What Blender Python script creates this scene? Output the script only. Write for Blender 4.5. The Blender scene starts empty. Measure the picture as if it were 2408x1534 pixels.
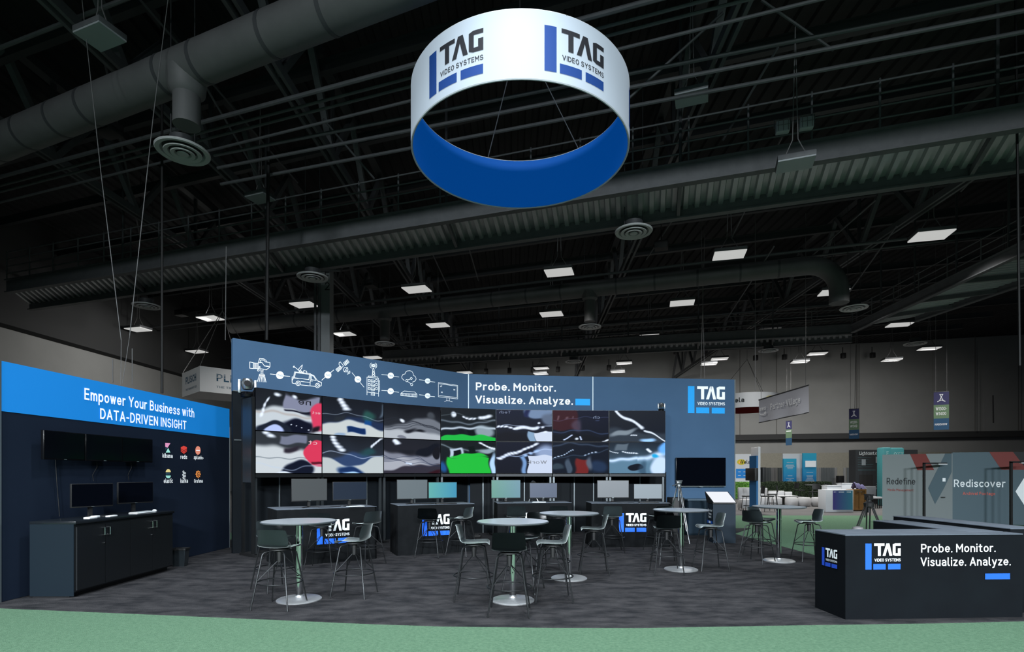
import bpy, bmesh, math, random
import numpy as np
from mathutils import Vector, Matrix
random.seed(7)
R = math.radians
SC = bpy.context.scene
COL = SC.collection

# ---------------------------------------------------------------- camera, world, exposure
F, CX, HY, EYE = 1280.0, 1204.0, 1115.0, 1.65      # focal length / optical axis of the shifted wide lens, in pixels of the 2408 frame
cam_d = bpy.data.cameras.new('camera'); cam = bpy.data.objects.new('camera', cam_d); COL.objects.link(cam)
cam_d.sensor_width = 36; cam_d.lens = 36 * F / 2408; cam_d.shift_y = (HY - 767) / 2408
cam_d.clip_end = 300; cam_d.clip_start = .05
cam.location = (0, 0, EYE); cam.rotation_euler = (R(90), 0, 0)
SC.camera = cam
vs = SC.view_settings
vs.view_transform = 'Standard'; vs.look = 'None'; vs.gamma = 1; vs.use_curve_mapping = False; vs.exposure = 0.0
w = bpy.data.worlds.new('world'); SC.world = w; w.use_nodes = True
w.node_tree.nodes['Background'].inputs[0].default_value = (.62, .75, 1, 1)
w.node_tree.nodes['Background'].inputs[1].default_value = .055

def area_light(name, loc, power, sx, sy, spread=110, rot=(0, 0, 0), col=(1, 1, 1), parent=None):
    d = bpy.data.lights.new(name, 'AREA'); d.shape = 'RECTANGLE'; d.size = sx; d.size_y = sy
    d.energy = power; d.spread = R(spread); d.color = col
    o = bpy.data.objects.new(name, d); o.location = loc; o.rotation_euler = rot; COL.objects.link(o)
    if parent: o.parent = parent
    return o
# added fill lights, unseen: a soft group overhead and an aimed row behind the viewer
for x, y, p in ((-8, .5, 260), (-2.7, 0.0, 310), (2.7, 0.0, 310), (8, .5, 260), (-5, 6.8, 260), (0, 7.2, 330), (5, 6.8, 230)):
    area_light('added_fill_light', (x, y, 11.4), p, 1.2, .9, 130, col=(.86, .94, 1))
for x in (-13, -4.5, 4.5, 13):
    area_light('added_fill_light', (x, -26, 11.4), 1350, 2.4, 1.4, 62, rot=(R(64), 0, R(x * .5)), col=(.88, .95, 1))

# ---------------------------------------------------------------- helpers
def lin(c):
    c = c / 255.
    return c / 12.92 if c <= .04045 else ((c + .055) / 1.055) ** 2.4
def rgb(r, g, b): return (lin(r), lin(g), lin(b), 1)
MATS = {}
def mat(name, c, rough=.6, metal=0., emit=0., ecol=None, noise=None, bump=None, spec=.5, alpha=None):
    """c sRGB 0-255; noise=(scale, c2, stretch); bump=(scale, strength)"""
    if name in MATS: return MATS[name]
    m = bpy.data.materials.new(name); m.use_nodes = True; MATS[name] = m
    nt = m.node_tree; b = nt.nodes['Principled BSDF']
    b.inputs['Base Color'].default_value = rgb(*c)
    b.inputs['Roughness'].default_value = rough; b.inputs['Metallic'].default_value = metal
    b.inputs['Specular IOR Level'].default_value = spec
    if emit:
        b.inputs['Emission Color'].default_value = rgb(*(ecol or c)); b.inputs['Emission Strength'].default_value = emit
    tc = None
    if noise or bump:
        tc = nt.nodes.new('ShaderNodeTexCoord')
    if noise:
        mp = nt.nodes.new('ShaderNodeMapping'); nt.links.new(tc.outputs['Object'], mp.inputs[0])
        mp.inputs['Scale'].default_value = noise[2] if len(noise) > 2 else (1, 1, 1)
        n = nt.nodes.new('ShaderNodeTexNoise'); n.inputs['Scale'].default_value = noise[0]; n.inputs['Detail'].default_value = 8
        n.inputs['Roughness'].default_value = .62
        nt.links.new(mp.outputs[0], n.inputs['Vector'])
        cr = nt.nodes.new('ShaderNodeValToRGB'); cr.color_ramp.elements[0].position = .36; cr.color_ramp.elements[1].position = .64
        cr.color_ramp.elements[0].color = rgb(*c); cr.color_ramp.elements[1].color = rgb(*noise[1])
        nt.links.new(n.outputs['Fac'], cr.inputs[0]); nt.links.new(cr.outputs[0], b.inputs['Base Color'])
    if bump:
        n2 = nt.nodes.new('ShaderNodeTexNoise'); n2.inputs['Scale'].default_value = bump[0]; n2.inputs['Detail'].default_value = 4
        nt.links.new(tc.outputs['Object'], n2.inputs['Vector'])
        bp = nt.nodes.new('ShaderNodeBump'); bp.inputs['Strength'].default_value = bump[1]; bp.inputs['Distance'].default_value = .02
        nt.links.new(n2.outputs['Fac'], bp.inputs['Height']); nt.links.new(bp.outputs[0], b.inputs['Normal'])
    return m

def empty(name, loc=(0, 0, 0), rz=0):
    o = bpy.data.objects.new(name, None); o.empty_display_size = .2
    o.location = loc; o.rotation_euler = (0, 0, rz); COL.objects.link(o); return o
def tag(o, label=None, cat=None, group=None, kind=None):
    if label: o['label'] = label
    if cat: o['category'] = cat
    if group: o['group'] = group
    if kind: o['kind'] = kind
    return o
def thing(name, label, cat, loc=(0, 0, 0), rz=0, group=None):
    return tag(empty(name, loc, rz), label, cat, group)
def copy_tree(o, parent=None):
    c = o.copy(); COL.objects.link(c)
    if parent: c.parent = parent
    for ch in list(o.children): copy_tree(ch, c)
    return c

class MB:
    def __init__(s): s.bm = bmesh.new()
    def box(s, c, d, rz=0, bev=0.):
        r = bmesh.ops.create_cube(s.bm, size=1)
        vv = r['verts']
        M = Matrix.Translation(c) @ Matrix.Rotation(rz, 4, 'Z') @ Matrix.Diagonal((d[0], d[1], d[2], 1))
        bmesh.ops.transform(s.bm, matrix=M, verts=vv)
        if bev:
            ee = list({e for v in vv for e in v.link_edges})
            bmesh.ops.bevel(s.bm, geom=ee, offset=bev, segments=2, affect='EDGES', profile=.5)
        return s
    def beam(s, a, b, wd, ht):
        a, b = Vector(a), Vector(b); d = b - a; L = d.length
        if L < 1e-6: return s
        q = d.to_track_quat('X', 'Z')
        r = bmesh.ops.create_cube(s.bm, size=1)
        M = Matrix.Translation((a + b) / 2) @ q.to_matrix().to_4x4() @ Matrix.Diagonal((L, wd, ht, 1))
        bmesh.ops.transform(s.bm, matrix=M, verts=r['verts']); return s
    def ibeam(s, a, b, wd, ht, t=.03):
        a, b = Vector(a), Vector(b); up = Vector((0, 0, ht / 2 - t / 2))
        s.beam(a + up, b + up, wd, t); s.beam(a - up, b - up, wd, t); s.beam(a, b, t, ht - 2 * t); return s
    def tube(s, pts, r, seg=8, closed=False, cap=True):
        pts = [Vector(p) for p in pts]; n = len(pts); rings = []
        rr = r if isinstance(r, (list, tuple)) else [r] * n
        prev = None
        for i, p in enumerate(pts):
            if closed: d = (pts[(i + 1) % n] - pts[i - 1])
            elif i == 0: d = pts[1] - p
            elif i == n - 1: d = p - pts[i - 1]
            else: d = (pts[i + 1] - p).normalized() + (p - pts[i - 1]).normalized()
            d.normalize()
            if prev is None:
                a = Vector((0, 0, 1)) if abs(d.z) < .9 else Vector((1, 0, 0))
                x = d.cross(a).normalized()
            else:
                x = (prev - d * prev.dot(d)).normalized()
            prev = x; y = d.cross(x)
            rings.append([s.bm.verts.new(p + (x * math.cos(2 * math.pi * k / seg) + y * math.sin(2 * math.pi * k / seg)) * rr[i]) for k in range(seg)])
        m = n if closed else n - 1
        for i in range(m):
            A, B = rings[i], rings[(i + 1) % n]
            for k in range(seg): s.bm.faces.new((A[k], A[(k + 1) % seg], B[(k + 1) % seg], B[k]))
        if cap and not closed:
            s.bm.faces.new(rings[0][::-1]); s.bm.faces.new(rings[-1])
        return s
    def lathe(s, prof, seg=24, c=(0, 0, 0)):
        rings = []
        for (r, z) in prof:
            if r < 1e-5: rings.append([s.bm.verts.new((c[0], c[1], c[2] + z))])
            else: rings.append([s.bm.verts.new((c[0] + r * math.cos(2 * math.pi * k / seg), c[1] + r * math.sin(2 * math.pi * k / seg), c[2] + z)) for k in range(seg)])
        for A, B in zip(rings, rings[1:]):
            for k in range(seg):
                k2 = (k + 1) % seg
                if len(A) == 1 and len(B) == 1: continue
                if len(A) == 1: s.bm.faces.new((A[0], B[k2], B[k]))
                elif len(B) == 1: s.bm.faces.new((A[k], A[k2], B[0]))
                else: s.bm.faces.new((A[k], A[k2], B[k2], B[k]))
        return s
    def prism(s, poly, z0, z1):
        a = [s.bm.verts.new((x, y, z0)) for x, y in poly]; b = [s.bm.verts.new((x, y, z1)) for x, y in poly]
        n = len(poly)
        for k in range(n): s.bm.faces.new((a[k], a[(k + 1) % n], b[(k + 1) % n], b[k]))
        s.bm.faces.new(a[::-1]); s.bm.faces.new(b); return s
    def hexa(s, low, high):
        a = [s.bm.verts.new(p) for p in low]; b = [s.bm.verts.new(p) for p in high]; n = len(a)
        for k in range(n): s.bm.faces.new((a[k], a[(k + 1) % n], b[(k + 1) % n], b[k]))
        s.bm.faces.new(a[::-1]); s.bm.faces.new(b); return s
    def grid(s, fn, nu, nv):
        g = [[s.bm.verts.new(fn(i / nu, j / nv)) for j in range(nv + 1)] for i in range(nu + 1)]
        for i in range(nu):
            for j in range(nv): s.bm.faces.new((g[i][j], g[i + 1][j], g[i + 1][j + 1], g[i][j + 1]))
        return s
    def build(s, name, m, parent=None, smooth=True, angle=38):
        bmesh.ops.recalc_face_normals(s.bm, faces=s.bm.faces)
        me = bpy.data.meshes.new(name); s.bm.to_mesh(me); s.bm.free()
        if smooth and len(me.polygons):
            me.polygons.foreach_set('use_smooth', [True] * len(me.polygons)); me.set_sharp_from_angle(angle=R(angle))
        me.materials.append(m)
        o = bpy.data.objects.new(name, me); COL.objects.link(o)
        if parent: o.parent = parent
        return o

# single-stroke sign lettering (cap height 1): centre lines per letter
def _a(cx, cy, rx, ry, a0, a1, n=10): return [(cx + rx * math.cos(R(a0 + (a1 - a0) * k / n)), cy + ry * math.sin(R(a0 + (a1 - a0) * k / n))) for k in range(n + 1)]
_O = _a(.22, .36, .22, .29, 0, 360, 20)
_N = [(0, .45), (.06, .59), (.19, .65), (.33, .6), (.4, .46), (.4, .07)]
_P = [(0, .07), (0, .93), (.28, .93)] + _a(.28, .69, .2, .24, 90, -90, 8)[1:] + [(0, .45)]
GL = {'P': [_P], 'R': [_P, [(.25, .45), (.5, .07)]], 'M': [[(0, .07), (0, .93), (.32, .38), (.64, .93), (.64, .07)]], 'V': [[(0, .93), (.28, .07), (.56, .93)]], 'A': [[(0, .07), (.28, .93), (.56, .07)], [(.1, .33), (.46, .33)]],
 'E': [[(.42, .93), (0, .93), (0, .07), (.42, .07)], [(0, .51), (.36, .51)]], 'F': [[(.42, .93), (0, .93), (0, .07)], [(0, .5), (.36, .5)]], 'L': [[(0, .93), (0, .07), (.4, .07)]], 'Y': [[(0, .93), (.27, .46), (.54, .93)], [(.27, .48), (.27, .07)]],
 'B': [[(.28, .52), (0, .52), (0, .93), (.24, .93)] + _a(.24, .725, .2, .205, 90, -90, 8)[1:], [(0, .52), (0, .07), (.28, .07)] + _a(.28, .295, .22, .225, -90, 90, 8)[1:]], 'D': [[(0, .07), (0, .93), (.2, .93)] + _a(.2, .5, .32, .43, 90, -90, 12)[1:] + [(0, .07)]],
 'T': [[(0, .93), (.52, .93)], [(.26, .93), (.26, .07)]], 'I': [[(0, .07), (0, .93)]], 'N': [[(0, .07), (0, .93), (.5, .07), (.5, .93)]], 'S': [_a(.25, .71, .22, .22, 30, 270, 12)[:-1] + _a(.25, .29, .25, .22, 80, -155, 12)], 'G': [_a(.28, .5, .28, .43, 45, 320, 16) + [(.52, .47), (.32, .47)]],
 'C': [_a(.28, .5, .28, .43, 48, 312, 16)], 'H': [[(0, .07), (0, .93)], [(.5, .07), (.5, .93)], [(0, .51), (.5, .51)]], 'O': [_a(.28, .5, .28, .43, 0, 360, 24)], 'W': [[(0, .93), (.2, .07), (.4, .93), (.6, .07), (.8, .93)]], 'K': [[(0, .07), (0, .93)], [(.46, .93), (0, .42)], [(.16, .56), (.48, .07)]],
 'o': [_O], 'a': [[(.03, .59), (.12, .65), (.26, .65), (.37, .58), (.4, .47), (.4, .07)], [(.4, .39), (.15, .39), (.03, .33), (0, .23), (.04, .12), (.14, .07), (.27, .08), (.4, .18)]], 'b': [[(0, .07), (0, .93)], _O], 'c': [_a(.22, .36, .22, .29, 50, 310, 12)], 'd': [[(.44, .07), (.44, .93)], _O],
 'e': [[(0, .36), (.44, .36)] + _a(.22, .36, .22, .29, 0, 312, 16)[1:]], 'f': [[(.3, .93), (.2, .93), (.12, .84), (.12, .07)], [(0, .65), (.28, .65)]], 'g': [_O, [(.44, .65), (.44, -.06), (.36, -.2), (.22, -.22), (.06, -.18)]], 'h': [[(0, .07), (0, .93)], _N], 'i': [[(0, .07), (0, .65)], [(0, .91), (0, .93)]],
 'k': [[(0, .07), (0, .93)], [(.36, .65), (0, .3)], [(.13, .43), (.38, .07)]], 'l': [[(0, .93), (0, .2), (.05, .09), (.13, .07)]], 'm': [[(0, .07), (0, .65)], [(0, .48), (.07, .61), (.17, .65), (.27, .6), (.32, .48), (.32, .07)], [(.32, .48), (.39, .61), (.49, .65), (.59, .6), (.64, .48), (.64, .07)]],
 'n': [[(0, .07), (0, .65)], _N], 'p': [[(0, -.22), (0, .65)], _O], 'r': [[(0, .07), (0, .65)], [(0, .45), (.06, .6), (.17, .65), (.26, .65)]], 's': [[(.36, .57), (.26, .65), (.12, .65), (.03, .57), (.05, .46), (.15, .4), (.27, .34), (.37, .26), (.36, .14), (.26, .07), (.12, .07), (0, .15)]],
 't': [[(.12, .86), (.12, .19), (.18, .08), (.3, .07)], [(0, .65), (.28, .65)]], 'u': [[(0, .65), (0, .25), (.05, .12), (.18, .07), (.32, .11), (.4, .25)], [(.4, .65), (.4, .07)]], 'v': [[(0, .65), (.21, .07), (.42, .65)]], 'w': [[(0, .65), (.15, .07), (.3, .65), (.45, .07), (.6, .65)]],
 'y': [[(0, .65), (.21, .1)], [(.42, .65), (.15, -.17), (.04, -.22)]], 'z': [[(0, .65), (.36, .65), (0, .07), (.36, .07)]], '.': [[(0, .06), (0, .08)]], '-': [[(0, .42), (.24, .42)]], '>': [[(0, .6), (.34, .36), (0, .12)]], '0': [_a(.24, .5, .24, .43, 0, 360, 20)], '1': [[(0, .74), (.17, .93), (.17, .07)]],
 '2': [_a(.24, .69, .23, .24, 160, -30, 10) + [(0, .07), (.48, .07)]], '3': [_a(.22, .72, .2, .21, 150, -90, 10), _a(.22, .29, .25, .22, 90, -150, 10)], '4': [[(.34, .07), (.34, .93), (0, .28), (.48, .28)]]}

class D2:
    """flat print: shapes in (x, z), facing local -y"""
    def __init__(s): s.v = []; s.f = []
    def poly(s, pts):
        b = len(s.v); s.v += list(pts); s.f.append(tuple(range(b, b + len(pts)))); return s
    def rect(s, x0, z0, x1, z1): return s.poly([(x0, z0), (x1, z0), (x1, z1), (x0, z1)])
    def stroke(s, pts, wd, closed=False, ext=True):
        P = [tuple(pts[0])]
        for p in pts[1:]:
            if math.hypot(p[0] - P[-1][0], p[1] - P[-1][1]) > 1e-6: P.append(tuple(p))
        if closed: P.append(P[0])
        if len(P) < 2: return s
        h = wd / 2
        D = [((q[0] - p[0]) / math.hypot(q[0] - p[0], q[1] - p[1]), (q[1] - p[1]) / math.hypot(q[0] - p[0], q[1] - p[1])) for p, q in zip(P, P[1:])]
        loop = math.hypot(P[0][0] - P[-1][0], P[0][1] - P[-1][1]) < 1e-6
        n = len(P)
        def corner(k):                                   # offsets at vertex k: (left pt in, left pt out) or a shared miter
            d0 = D[k - 1] if k > 0 else (D[-1] if loop else None); d1 = D[k] if k < n - 1 else (D[0] if loop else None)
            return d0, d1
        def off(p, d, sgn, e=0): return (p[0] + d[0] * e - d[1] * h * sgn, p[1] + d[1] * e + d[0] * h * sgn)
        for k in range(n - 1):
            p, q, d = P[k], P[k + 1], D[k]; ends = []
            for v, idx, e in ((p, k, -h), (q, k + 1, h)):
                d0, d1 = corner(idx)
                if d0 is None or d1 is None: ends.append((off(v, d, 1, e if ext else 0), off(v, d, -1, e if ext else 0))); continue
                c = d0[0] * d1[0] + d0[1] * d1[1]
                if c < -.25: ends.append((off(v, d, 1, e * .8), off(v, d, -1, e * .8))); continue
                mx, my = -(d0[1] + d1[1]), d0[0] + d1[0]; f = h / (1 + c)
                ends.append(((v[0] + mx * f, v[1] + my * f), (v[0] - mx * f, v[1] - my * f)))
            (a1, a2), (b1, b2) = ends
            s.poly([a2, b2, b1, a1])
        return s
    def disc(s, c, r, n=24, ry=None):
        ry = ry or r
        return s.poly([(c[0] + r * math.cos(2 * math.pi * k / n), c[1] + ry * math.sin(2 * math.pi * k / n)) for k in range(n)])
    def text(s, t, x, z, cap, width=None, align='l', bold=0., mirror=False, xs=None):
        if not t: return s
        w_ = .122 + bold * 2.0; lines = []; px = w_ / 2
        for ch in t:
            if ch == ' ': px += .30; continue
            g_ = GL[ch]; gw = max(p[0] for l in g_ for p in l)
            lines += [[(px + p[0], p[1]) for p in l] for l in g_]; px += gw + w_ + .135
        W0 = px - .135 - w_ / 2; kx = width / W0 if width else cap * (xs or 1); W = W0 * kx
        ox = x - (0 if align == 'l' else W / 2 if align == 'c' else W)
        b = len(s.v)
        for l in lines: s.stroke(l, w_)
        for i in range(b, len(s.v)):
            xx, zz = s.v[i]; xx *= kx
            if mirror: xx = W - xx
            s.v[i] = (ox + xx, z + zz * cap)
        if mirror:
            s.f = [q if q[0] < b else q[::-1] for q in s.f]
        return s
    def build(s, name, m, parent=None, y=-.004, mapf=None, cut=None):
        bm = bmesh.new()
        vv = [bm.verts.new((x, y, z)) for x, z in s.v]
        for q in s.f:
            try: bm.faces.new([vv[i] for i in q])
            except ValueError: pass
        if cut:
            bmesh.ops.triangulate(bm, faces=bm.faces)
            for _ in range(5):
                ee = [e for e in bm.edges if e.calc_length() > cut]
                if not ee: break
                bmesh.ops.subdivide_edges(bm, edges=ee, cuts=1); bmesh.ops.triangulate(bm, faces=bm.faces)
        if mapf:
            for v in bm.verts: v.co = mapf(v.co.x, v.co.z)
        me = bpy.data.meshes.new(name); bm.to_mesh(me); bm.free(); me.materials.append(m)
        o = bpy.data.objects.new(name, me); COL.objects.link(o)
        if parent: o.parent = parent
        return o

def at(px, py, Y): return ((px - CX) / F * Y, Y, EYE + (HY - py) / F * Y)
def fl(px, py):
    Y = EYE * F / (py - HY); return ((px - CX) / F * Y, Y)
class Plane:
    """vertical face from A to B (left to right as the visitor sees it)"""
    def __init__(s, A, B):
        s.A, s.B = A, B; dx, dy = B[0] - A[0], B[1] - A[1]; s.L = math.hypot(dx, dy); s.th = math.atan2(dy, dx); s.u = (dx / s.L, dy / s.L)
    def uv(s, px, py, off=0.):
        n = (s.u[1], -s.u[0]); ax, ay = s.A[0] + n[0] * off, s.A[1] + n[1] * off
        k = (px - CX) / F                                  # X = k Y
        t = (n[0] * ax + n[1] * ay) / (n[0] * k + n[1]); X, Y = k * t, t
        return ((X - ax) * s.u[0] + (Y - ay) * s.u[1], EYE + (HY - py) / F * Y)
    def fit(s, d, t, p0, p1, cap, bold=.0, align='l'):
        """text on the face with its baseline from image point p0 to p1"""
        u0, v0 = s.uv(*p0); u1, v1 = s.uv(*p1)
        d.text(t, u0, (v0 + v1) / 2, cap, width=u1 - u0, bold=bold)

ORD = ['first', 'second', 'third', 'fourth', 'fifth', 'sixth', 'seventh', 'eighth', 'ninth', 'tenth', 'eleventh', 'twelfth', 'thirteenth',
       'fourteenth', 'fifteenth', 'sixteenth', 'seventeenth', 'eighteenth', 'nineteenth', 'twentieth']

# ---------------------------------------------------------------- materials
carpet_g = mat('charcoal_carpet', (33, 34, 37), .95, noise=(2.6, (60, 59, 61), (1, 2.0, 1)), bump=(90, .5), spec=.1)
carpet_n = mat('green_carpet', (79, 108, 86), .95, noise=(28, (94, 124, 100)), bump=(120, .6), spec=.1)
hall_floor = mat('hall_floor_grey', (66, 64, 64), .8, noise=(.6, (78, 76, 76)))
wall_paint = mat('hall_wall_paint', (125, 126, 125), .9, noise=(.25, (132, 133, 132)))
wall_low = mat('hall_wall_wainscot', (122, 120, 110), .9, noise=(6, (130, 128, 118)))
wall_dark = mat('hall_bulkhead_grey', (46, 47, 48), .9)
deck_m = mat('roof_deck', (30, 31, 33), .8)
steel = mat('painted_steel', (78, 80, 83), .6, noise=(3, (86, 88, 91)))
steel_d = mat('dark_painted_steel', (54, 56, 59), .6)
galv = mat('galvanised_deck', (168, 172, 174), .35, .35)
duct_m = mat('duct_paint', (78, 79, 80), .6, noise=(1.2, (86, 87, 88)))
diff_m = mat('diffuser_grey', (168, 170, 171), .5)
wire_m = mat('steel_wire', (96, 96, 97), .6)
black_m = mat('matt_black', (14, 15, 17), .6)
blackg = mat('black_gloss', (9, 10, 13), .25, spec=.2)
blackp = mat('black_plastic', (36, 44, 46), .24, spec=.8)
_b = blackp.node_tree.nodes['Principled BSDF']; _b.inputs['Sheen Weight'].default_value = 1.0; _b.inputs['Sheen Roughness'].default_value = .3; _b.inputs['Sheen Tint'].default_value = (.9, 1, 1, 1)
chrome = mat('chrome', (225, 228, 230), .07, 1.)
alu = mat('brushed_aluminium', (170, 176, 180), .3, .9)
gun = mat('dark_chrome_leg', (44, 46, 48), .38, .7)
slate = mat('slate_blue_fabric', (59, 83, 109), .85, noise=(.5, (63, 88, 115)), spec=.1)
navy = mat('navy_fabric', (23, 33, 49), .85, noise=(.7, (26, 36, 52)), spec=.1)
panel_b = mat('black_panel', (17, 21, 25), .6, spec=.08)
cloth_b = mat('black_table_cover', (14, 16, 18), .85, noise=(5, (17, 19, 21)), bump=(7, .35), spec=.08)
counter_b = mat('black_counter_fabric', (11, 14, 18), .8, noise=(2, (13, 17, 21)), spec=.08)
counter_t = mat('counter_top_grey_fabric', (72, 80, 90), .85, noise=(3, (82, 90, 100)), bump=(5, .4))
white_p = mat('white_print', (240, 246, 250), .7)
blue_p = mat('blue_print', (0, 82, 178), .7)
cyan_p = mat('light_blue_print', (0, 150, 225), .7)
head_blue = mat('backlit_blue_fabric', (0, 118, 200), .8, emit=.35, ecol=(0, 132, 214))
white_l = mat('white_laminate', (205, 208, 212), .5)
screen_off = mat('dark_screen_glass', (4, 6, 12), .15, spec=.05)
silver = mat('silver_edge', (150, 160, 165), .3, .8)

# ================================================================ SETTING
def hz(px, py, z):
    Y = F * (z - EYE) / (HY - py); return Vector(((px - CX) / F * Y, Y, z))
def struct(o): o['kind'] = 'structure'; return o

struct(MB().box((10, 35, -.06), (110, 90, .1)).build('floor', hall_floor))
# green aisle carpet, charcoal booth carpet (front edge bowed like the photo's)
gc = MB().prism([(-40, -9), (40, -9), (40, 21.2), (6.05, 21.6), (6.05, 15.2), (-40, 15.2)], -.008, .006).build('floor_carpet', carpet_n); struct(gc)
edge = [fl(-120, 1428), fl(0, 1432.6), fl(300, 1445), fl(602, 1458), fl(873, 1470), fl(1040, 1475.5), fl(1300, 1478.5), fl(1500, 1479), fl(1880, 1472.6), fl(2200, 1468), fl(2500, 1461)]
bc = MB().prism(edge + [(6.12, 6.12), (6.08, 14.9), (7.2, 16.4), (-6.6, 16.4), (-7.2, 12)], .002, .016).build('booth_carpet', carpet_g)
tag(bc, 'charcoal mottled carpet covering the booth floor', 'carpet', kind='structure')

# roof deck: long ribs running toward the back wall
prof = []
x = -42.
while x < 66:
    prof += [(x, 16.0), (x + .22, 16.0), (x + .28, 16.1), (x + .5, 16.1)]; x += .56
m = MB(); bm = m.bm
r0 = [bm.verts.new((px, -9, pz)) for px, pz in prof]; r1 = [bm.verts.new((px, 82, pz)) for px, pz in prof]
for k in range(len(prof) - 1): bm.faces.new((r0[k], r0[k + 1], r1[k + 1], r1[k]))
struct(m.build('ceiling', deck_m, smooth=False))

# left wall: pale paint below, dark bulkhead above
LW0, LW1 = hz(0, 769, 9.65), hz(428, 887, 9.65)
ld = (LW1 - LW0).normalized(); lp = LW0 - ld * 38; lq = LW0 + ld * 46
nl = Vector((-ld.y, ld.x, 0))
m = MB(); m.hexa([(lp.x, lp.y, 0), (lq.x, lq.y, 0), (lq.x + nl.x * .4, lq.y, 0), (lp.x + nl.x * .4, lp.y, 0)],
                 [(lp.x, lp.y, 16), (lq.x, lq.y, 16), (lq.x + nl.x * .4, lq.y, 16), (lp.x + nl.x * .4, lp.y, 16)])
struct(m.build('wall_left', wall_paint))
m = MB(); a, b = lp - nl * .5, lq - nl * .5
m.hexa([(a.x, a.y, 9.75), (b.x, b.y, 9.75), (lq.x, lq.y, 9.65), (lp.x, lp.y, 9.65)], [(a.x, a.y, 16), (b.x, b.y, 16), (lq.x, lq.y, 16), (lp.x, lp.y, 16)])
struct(m.build('trim_1', wall_dark))
# back wall with its ledge, wainscot and a projecting bay on the right
BW0, BW1 = hz(1728, 1023, 6.15), hz(2408, 1013, 6.15)
bd = (BW1 - BW0).normalized(); bn = Vector((bd.y, -bd.x, 0))          # bn faces the hall
b0 = BW0 - bd * 64; b1 = BW1 + bd * 14
def slab(p, q, z0, z1, t0, t1, name, mt):
    m = MB(); A, B, Cc, D = p + bn * t1, q + bn * t1, q + bn * t0, p + bn * t0
    m.hexa([(v.x, v.y, z0) for v in (A, B, Cc, D)], [(v.x, v.y, z1) for v in (A, B, Cc, D)])
    return struct(m.build(name, mt, smooth=False))
slab(b0, b1, 0, 16, -.5, 0, 'wall_back', wall_paint)
slab(b0, b1, 5.5, 6.1, 0, .8, 'trim_2', wall_dark)
slab(b0, b1, 0, 4.0, 0, .12, 'baseboard_back', wall_low)
bay = Vector(at(2181, 900, 59.3)); bay.z = 0
slab(bay, b1, 6.1, 16, 0, 1.2, 'trim_3', wall_paint)
# panel joints of the back wall
jm = mat('panel_joint', (92, 92, 90), .9)
for i, px in enumerate((1740, 1826, 2014, 2020, 2293, 2395)):
    k = (px - CX) / F; off = 1.22 if px > 2181 else .02
    p = BW0 + bn * off; t = (bn.x * p.x + bn.y * p.y) / (bn.x * k + bn.y)
    c = Vector((k * t, t, 0))
    slab(c - bd * .04 - bn * 0, c + bd * .04, 6.1, 15.9, -.01, .02, 'trim_%d' % (i + 4), jm)

# ---------------------------------------------------------------- roof steel
cd = Vector((math.cos(R(-18.7)), math.sin(R(-18.7)), 0))            # direction of the cross members
dd = Vector((math.sin(R(2.2)), math.cos(R(2.2)), 0))                # direction of the trusses, towards the back wall
for i in range(15):
    y0 = 6.5 + i * 3.9
    c = Vector((4, y0, 14.9))
    o = MB().ibeam(c - cd * (34 + i), c + cd * (30 + i * .6), .22, .42, .04).build('roof_beam', steel_d, smooth=False)
    tag(o, 'dark steel roof beam crossing the hall, %s one counted from the front' % ORD[i], 'roof beam', 'roof beams crossing the hall', 'structure')
for i, rx in enumerate((-1.52, -1.02, -.635, .445, 1.47)):
    x0 = rx * 11.0; p = lambda s, z: Vector((x0, 0, z)) + dd * s
    t = thing('roof_truss', 'deep dark steel roof truss running to the back wall, %s counted from the left' % ORD[i], 'roof truss', (0, 0, 0), 0, 'roof trusses')
    t['kind'] = 'structure'
    MB().beam(p(1, 12.65) + Vector((-.12, 0, 0)), p(62, 12.65) + Vector((-.12, 0, 0)), .1, .26).beam(p(1, 12.65) + Vector((.12, 0, 0)), p(62, 12.65) + Vector((.12, 0, 0)), .1, .26).build('bottom_chord', steel, t, False)
    MB().beam(p(1, 15.4), p(62, 15.4), .34, .3).build('top_chord', steel_d, t, False)
    k = 0
    for s in range(3, 61, 4):
        MB().beam(p(s, 12.7), p(s + 2, 15.3), .2, .2).build('diagonal', steel, t, False)
        MB().beam(p(s + 2, 15.3), p(s + 4, 12.7), .2, .2).build('diagonal', steel, t, False)
        if k % 2 == 0: MB().beam(p(s, 12.7), p(s, 15.3), .12, .12).build('vertical_strut', steel_d, t, False)
        k += 1
# slim bracing rods and pipes
rods = [((235, 88), 13.5, (330, 560), 13.5), ((330, 0), 14.2, (700, 430), 14.2), ((470, 180), 13.2, (640, 470), 12.2), ((560, 20), 13, (760, 350), 12.6),
        ((1480, 230), 12, (1700, 30), 13.4), ((1790, 0), 13.5, (1960, 118), 12.6), ((1830, 110), 13, (1700, 330), 12), ((1720, 560), 12.4, (1850, 300), 12.6),
        ((1000, 560), 12.6, (1060, 690), 12.4), ((1100, 575), 12.6, (1125, 660), 12.4), ((1580, 520), 12.6, (1520, 610), 12.4), ((2260, 450), 12.6, (2400, 300), 12.6),
        ((1900, 610), 12.6, (2060, 470), 12.6), ((1820, 580), 12, (1690, 780), 11.2), ((2110, 530), 12.5, (1995, 690), 11.6), ((880, 420), 12, (760, 280), 13)]
for i, (a, za, b, zb) in enumerate(rods):
    o = MB().tube([hz(a[0], a[1], za), hz(b[0], b[1], zb)], .035, 6).build('bracing_rod', steel)
    tag(o, None, None, 'slim bracing rods under the roof', 'structure'); o['label'] = 'slim steel bracing rod between roof members, %s of the bracing rods' % ORD[i]; o['category'] = 'bracing rod'
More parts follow.
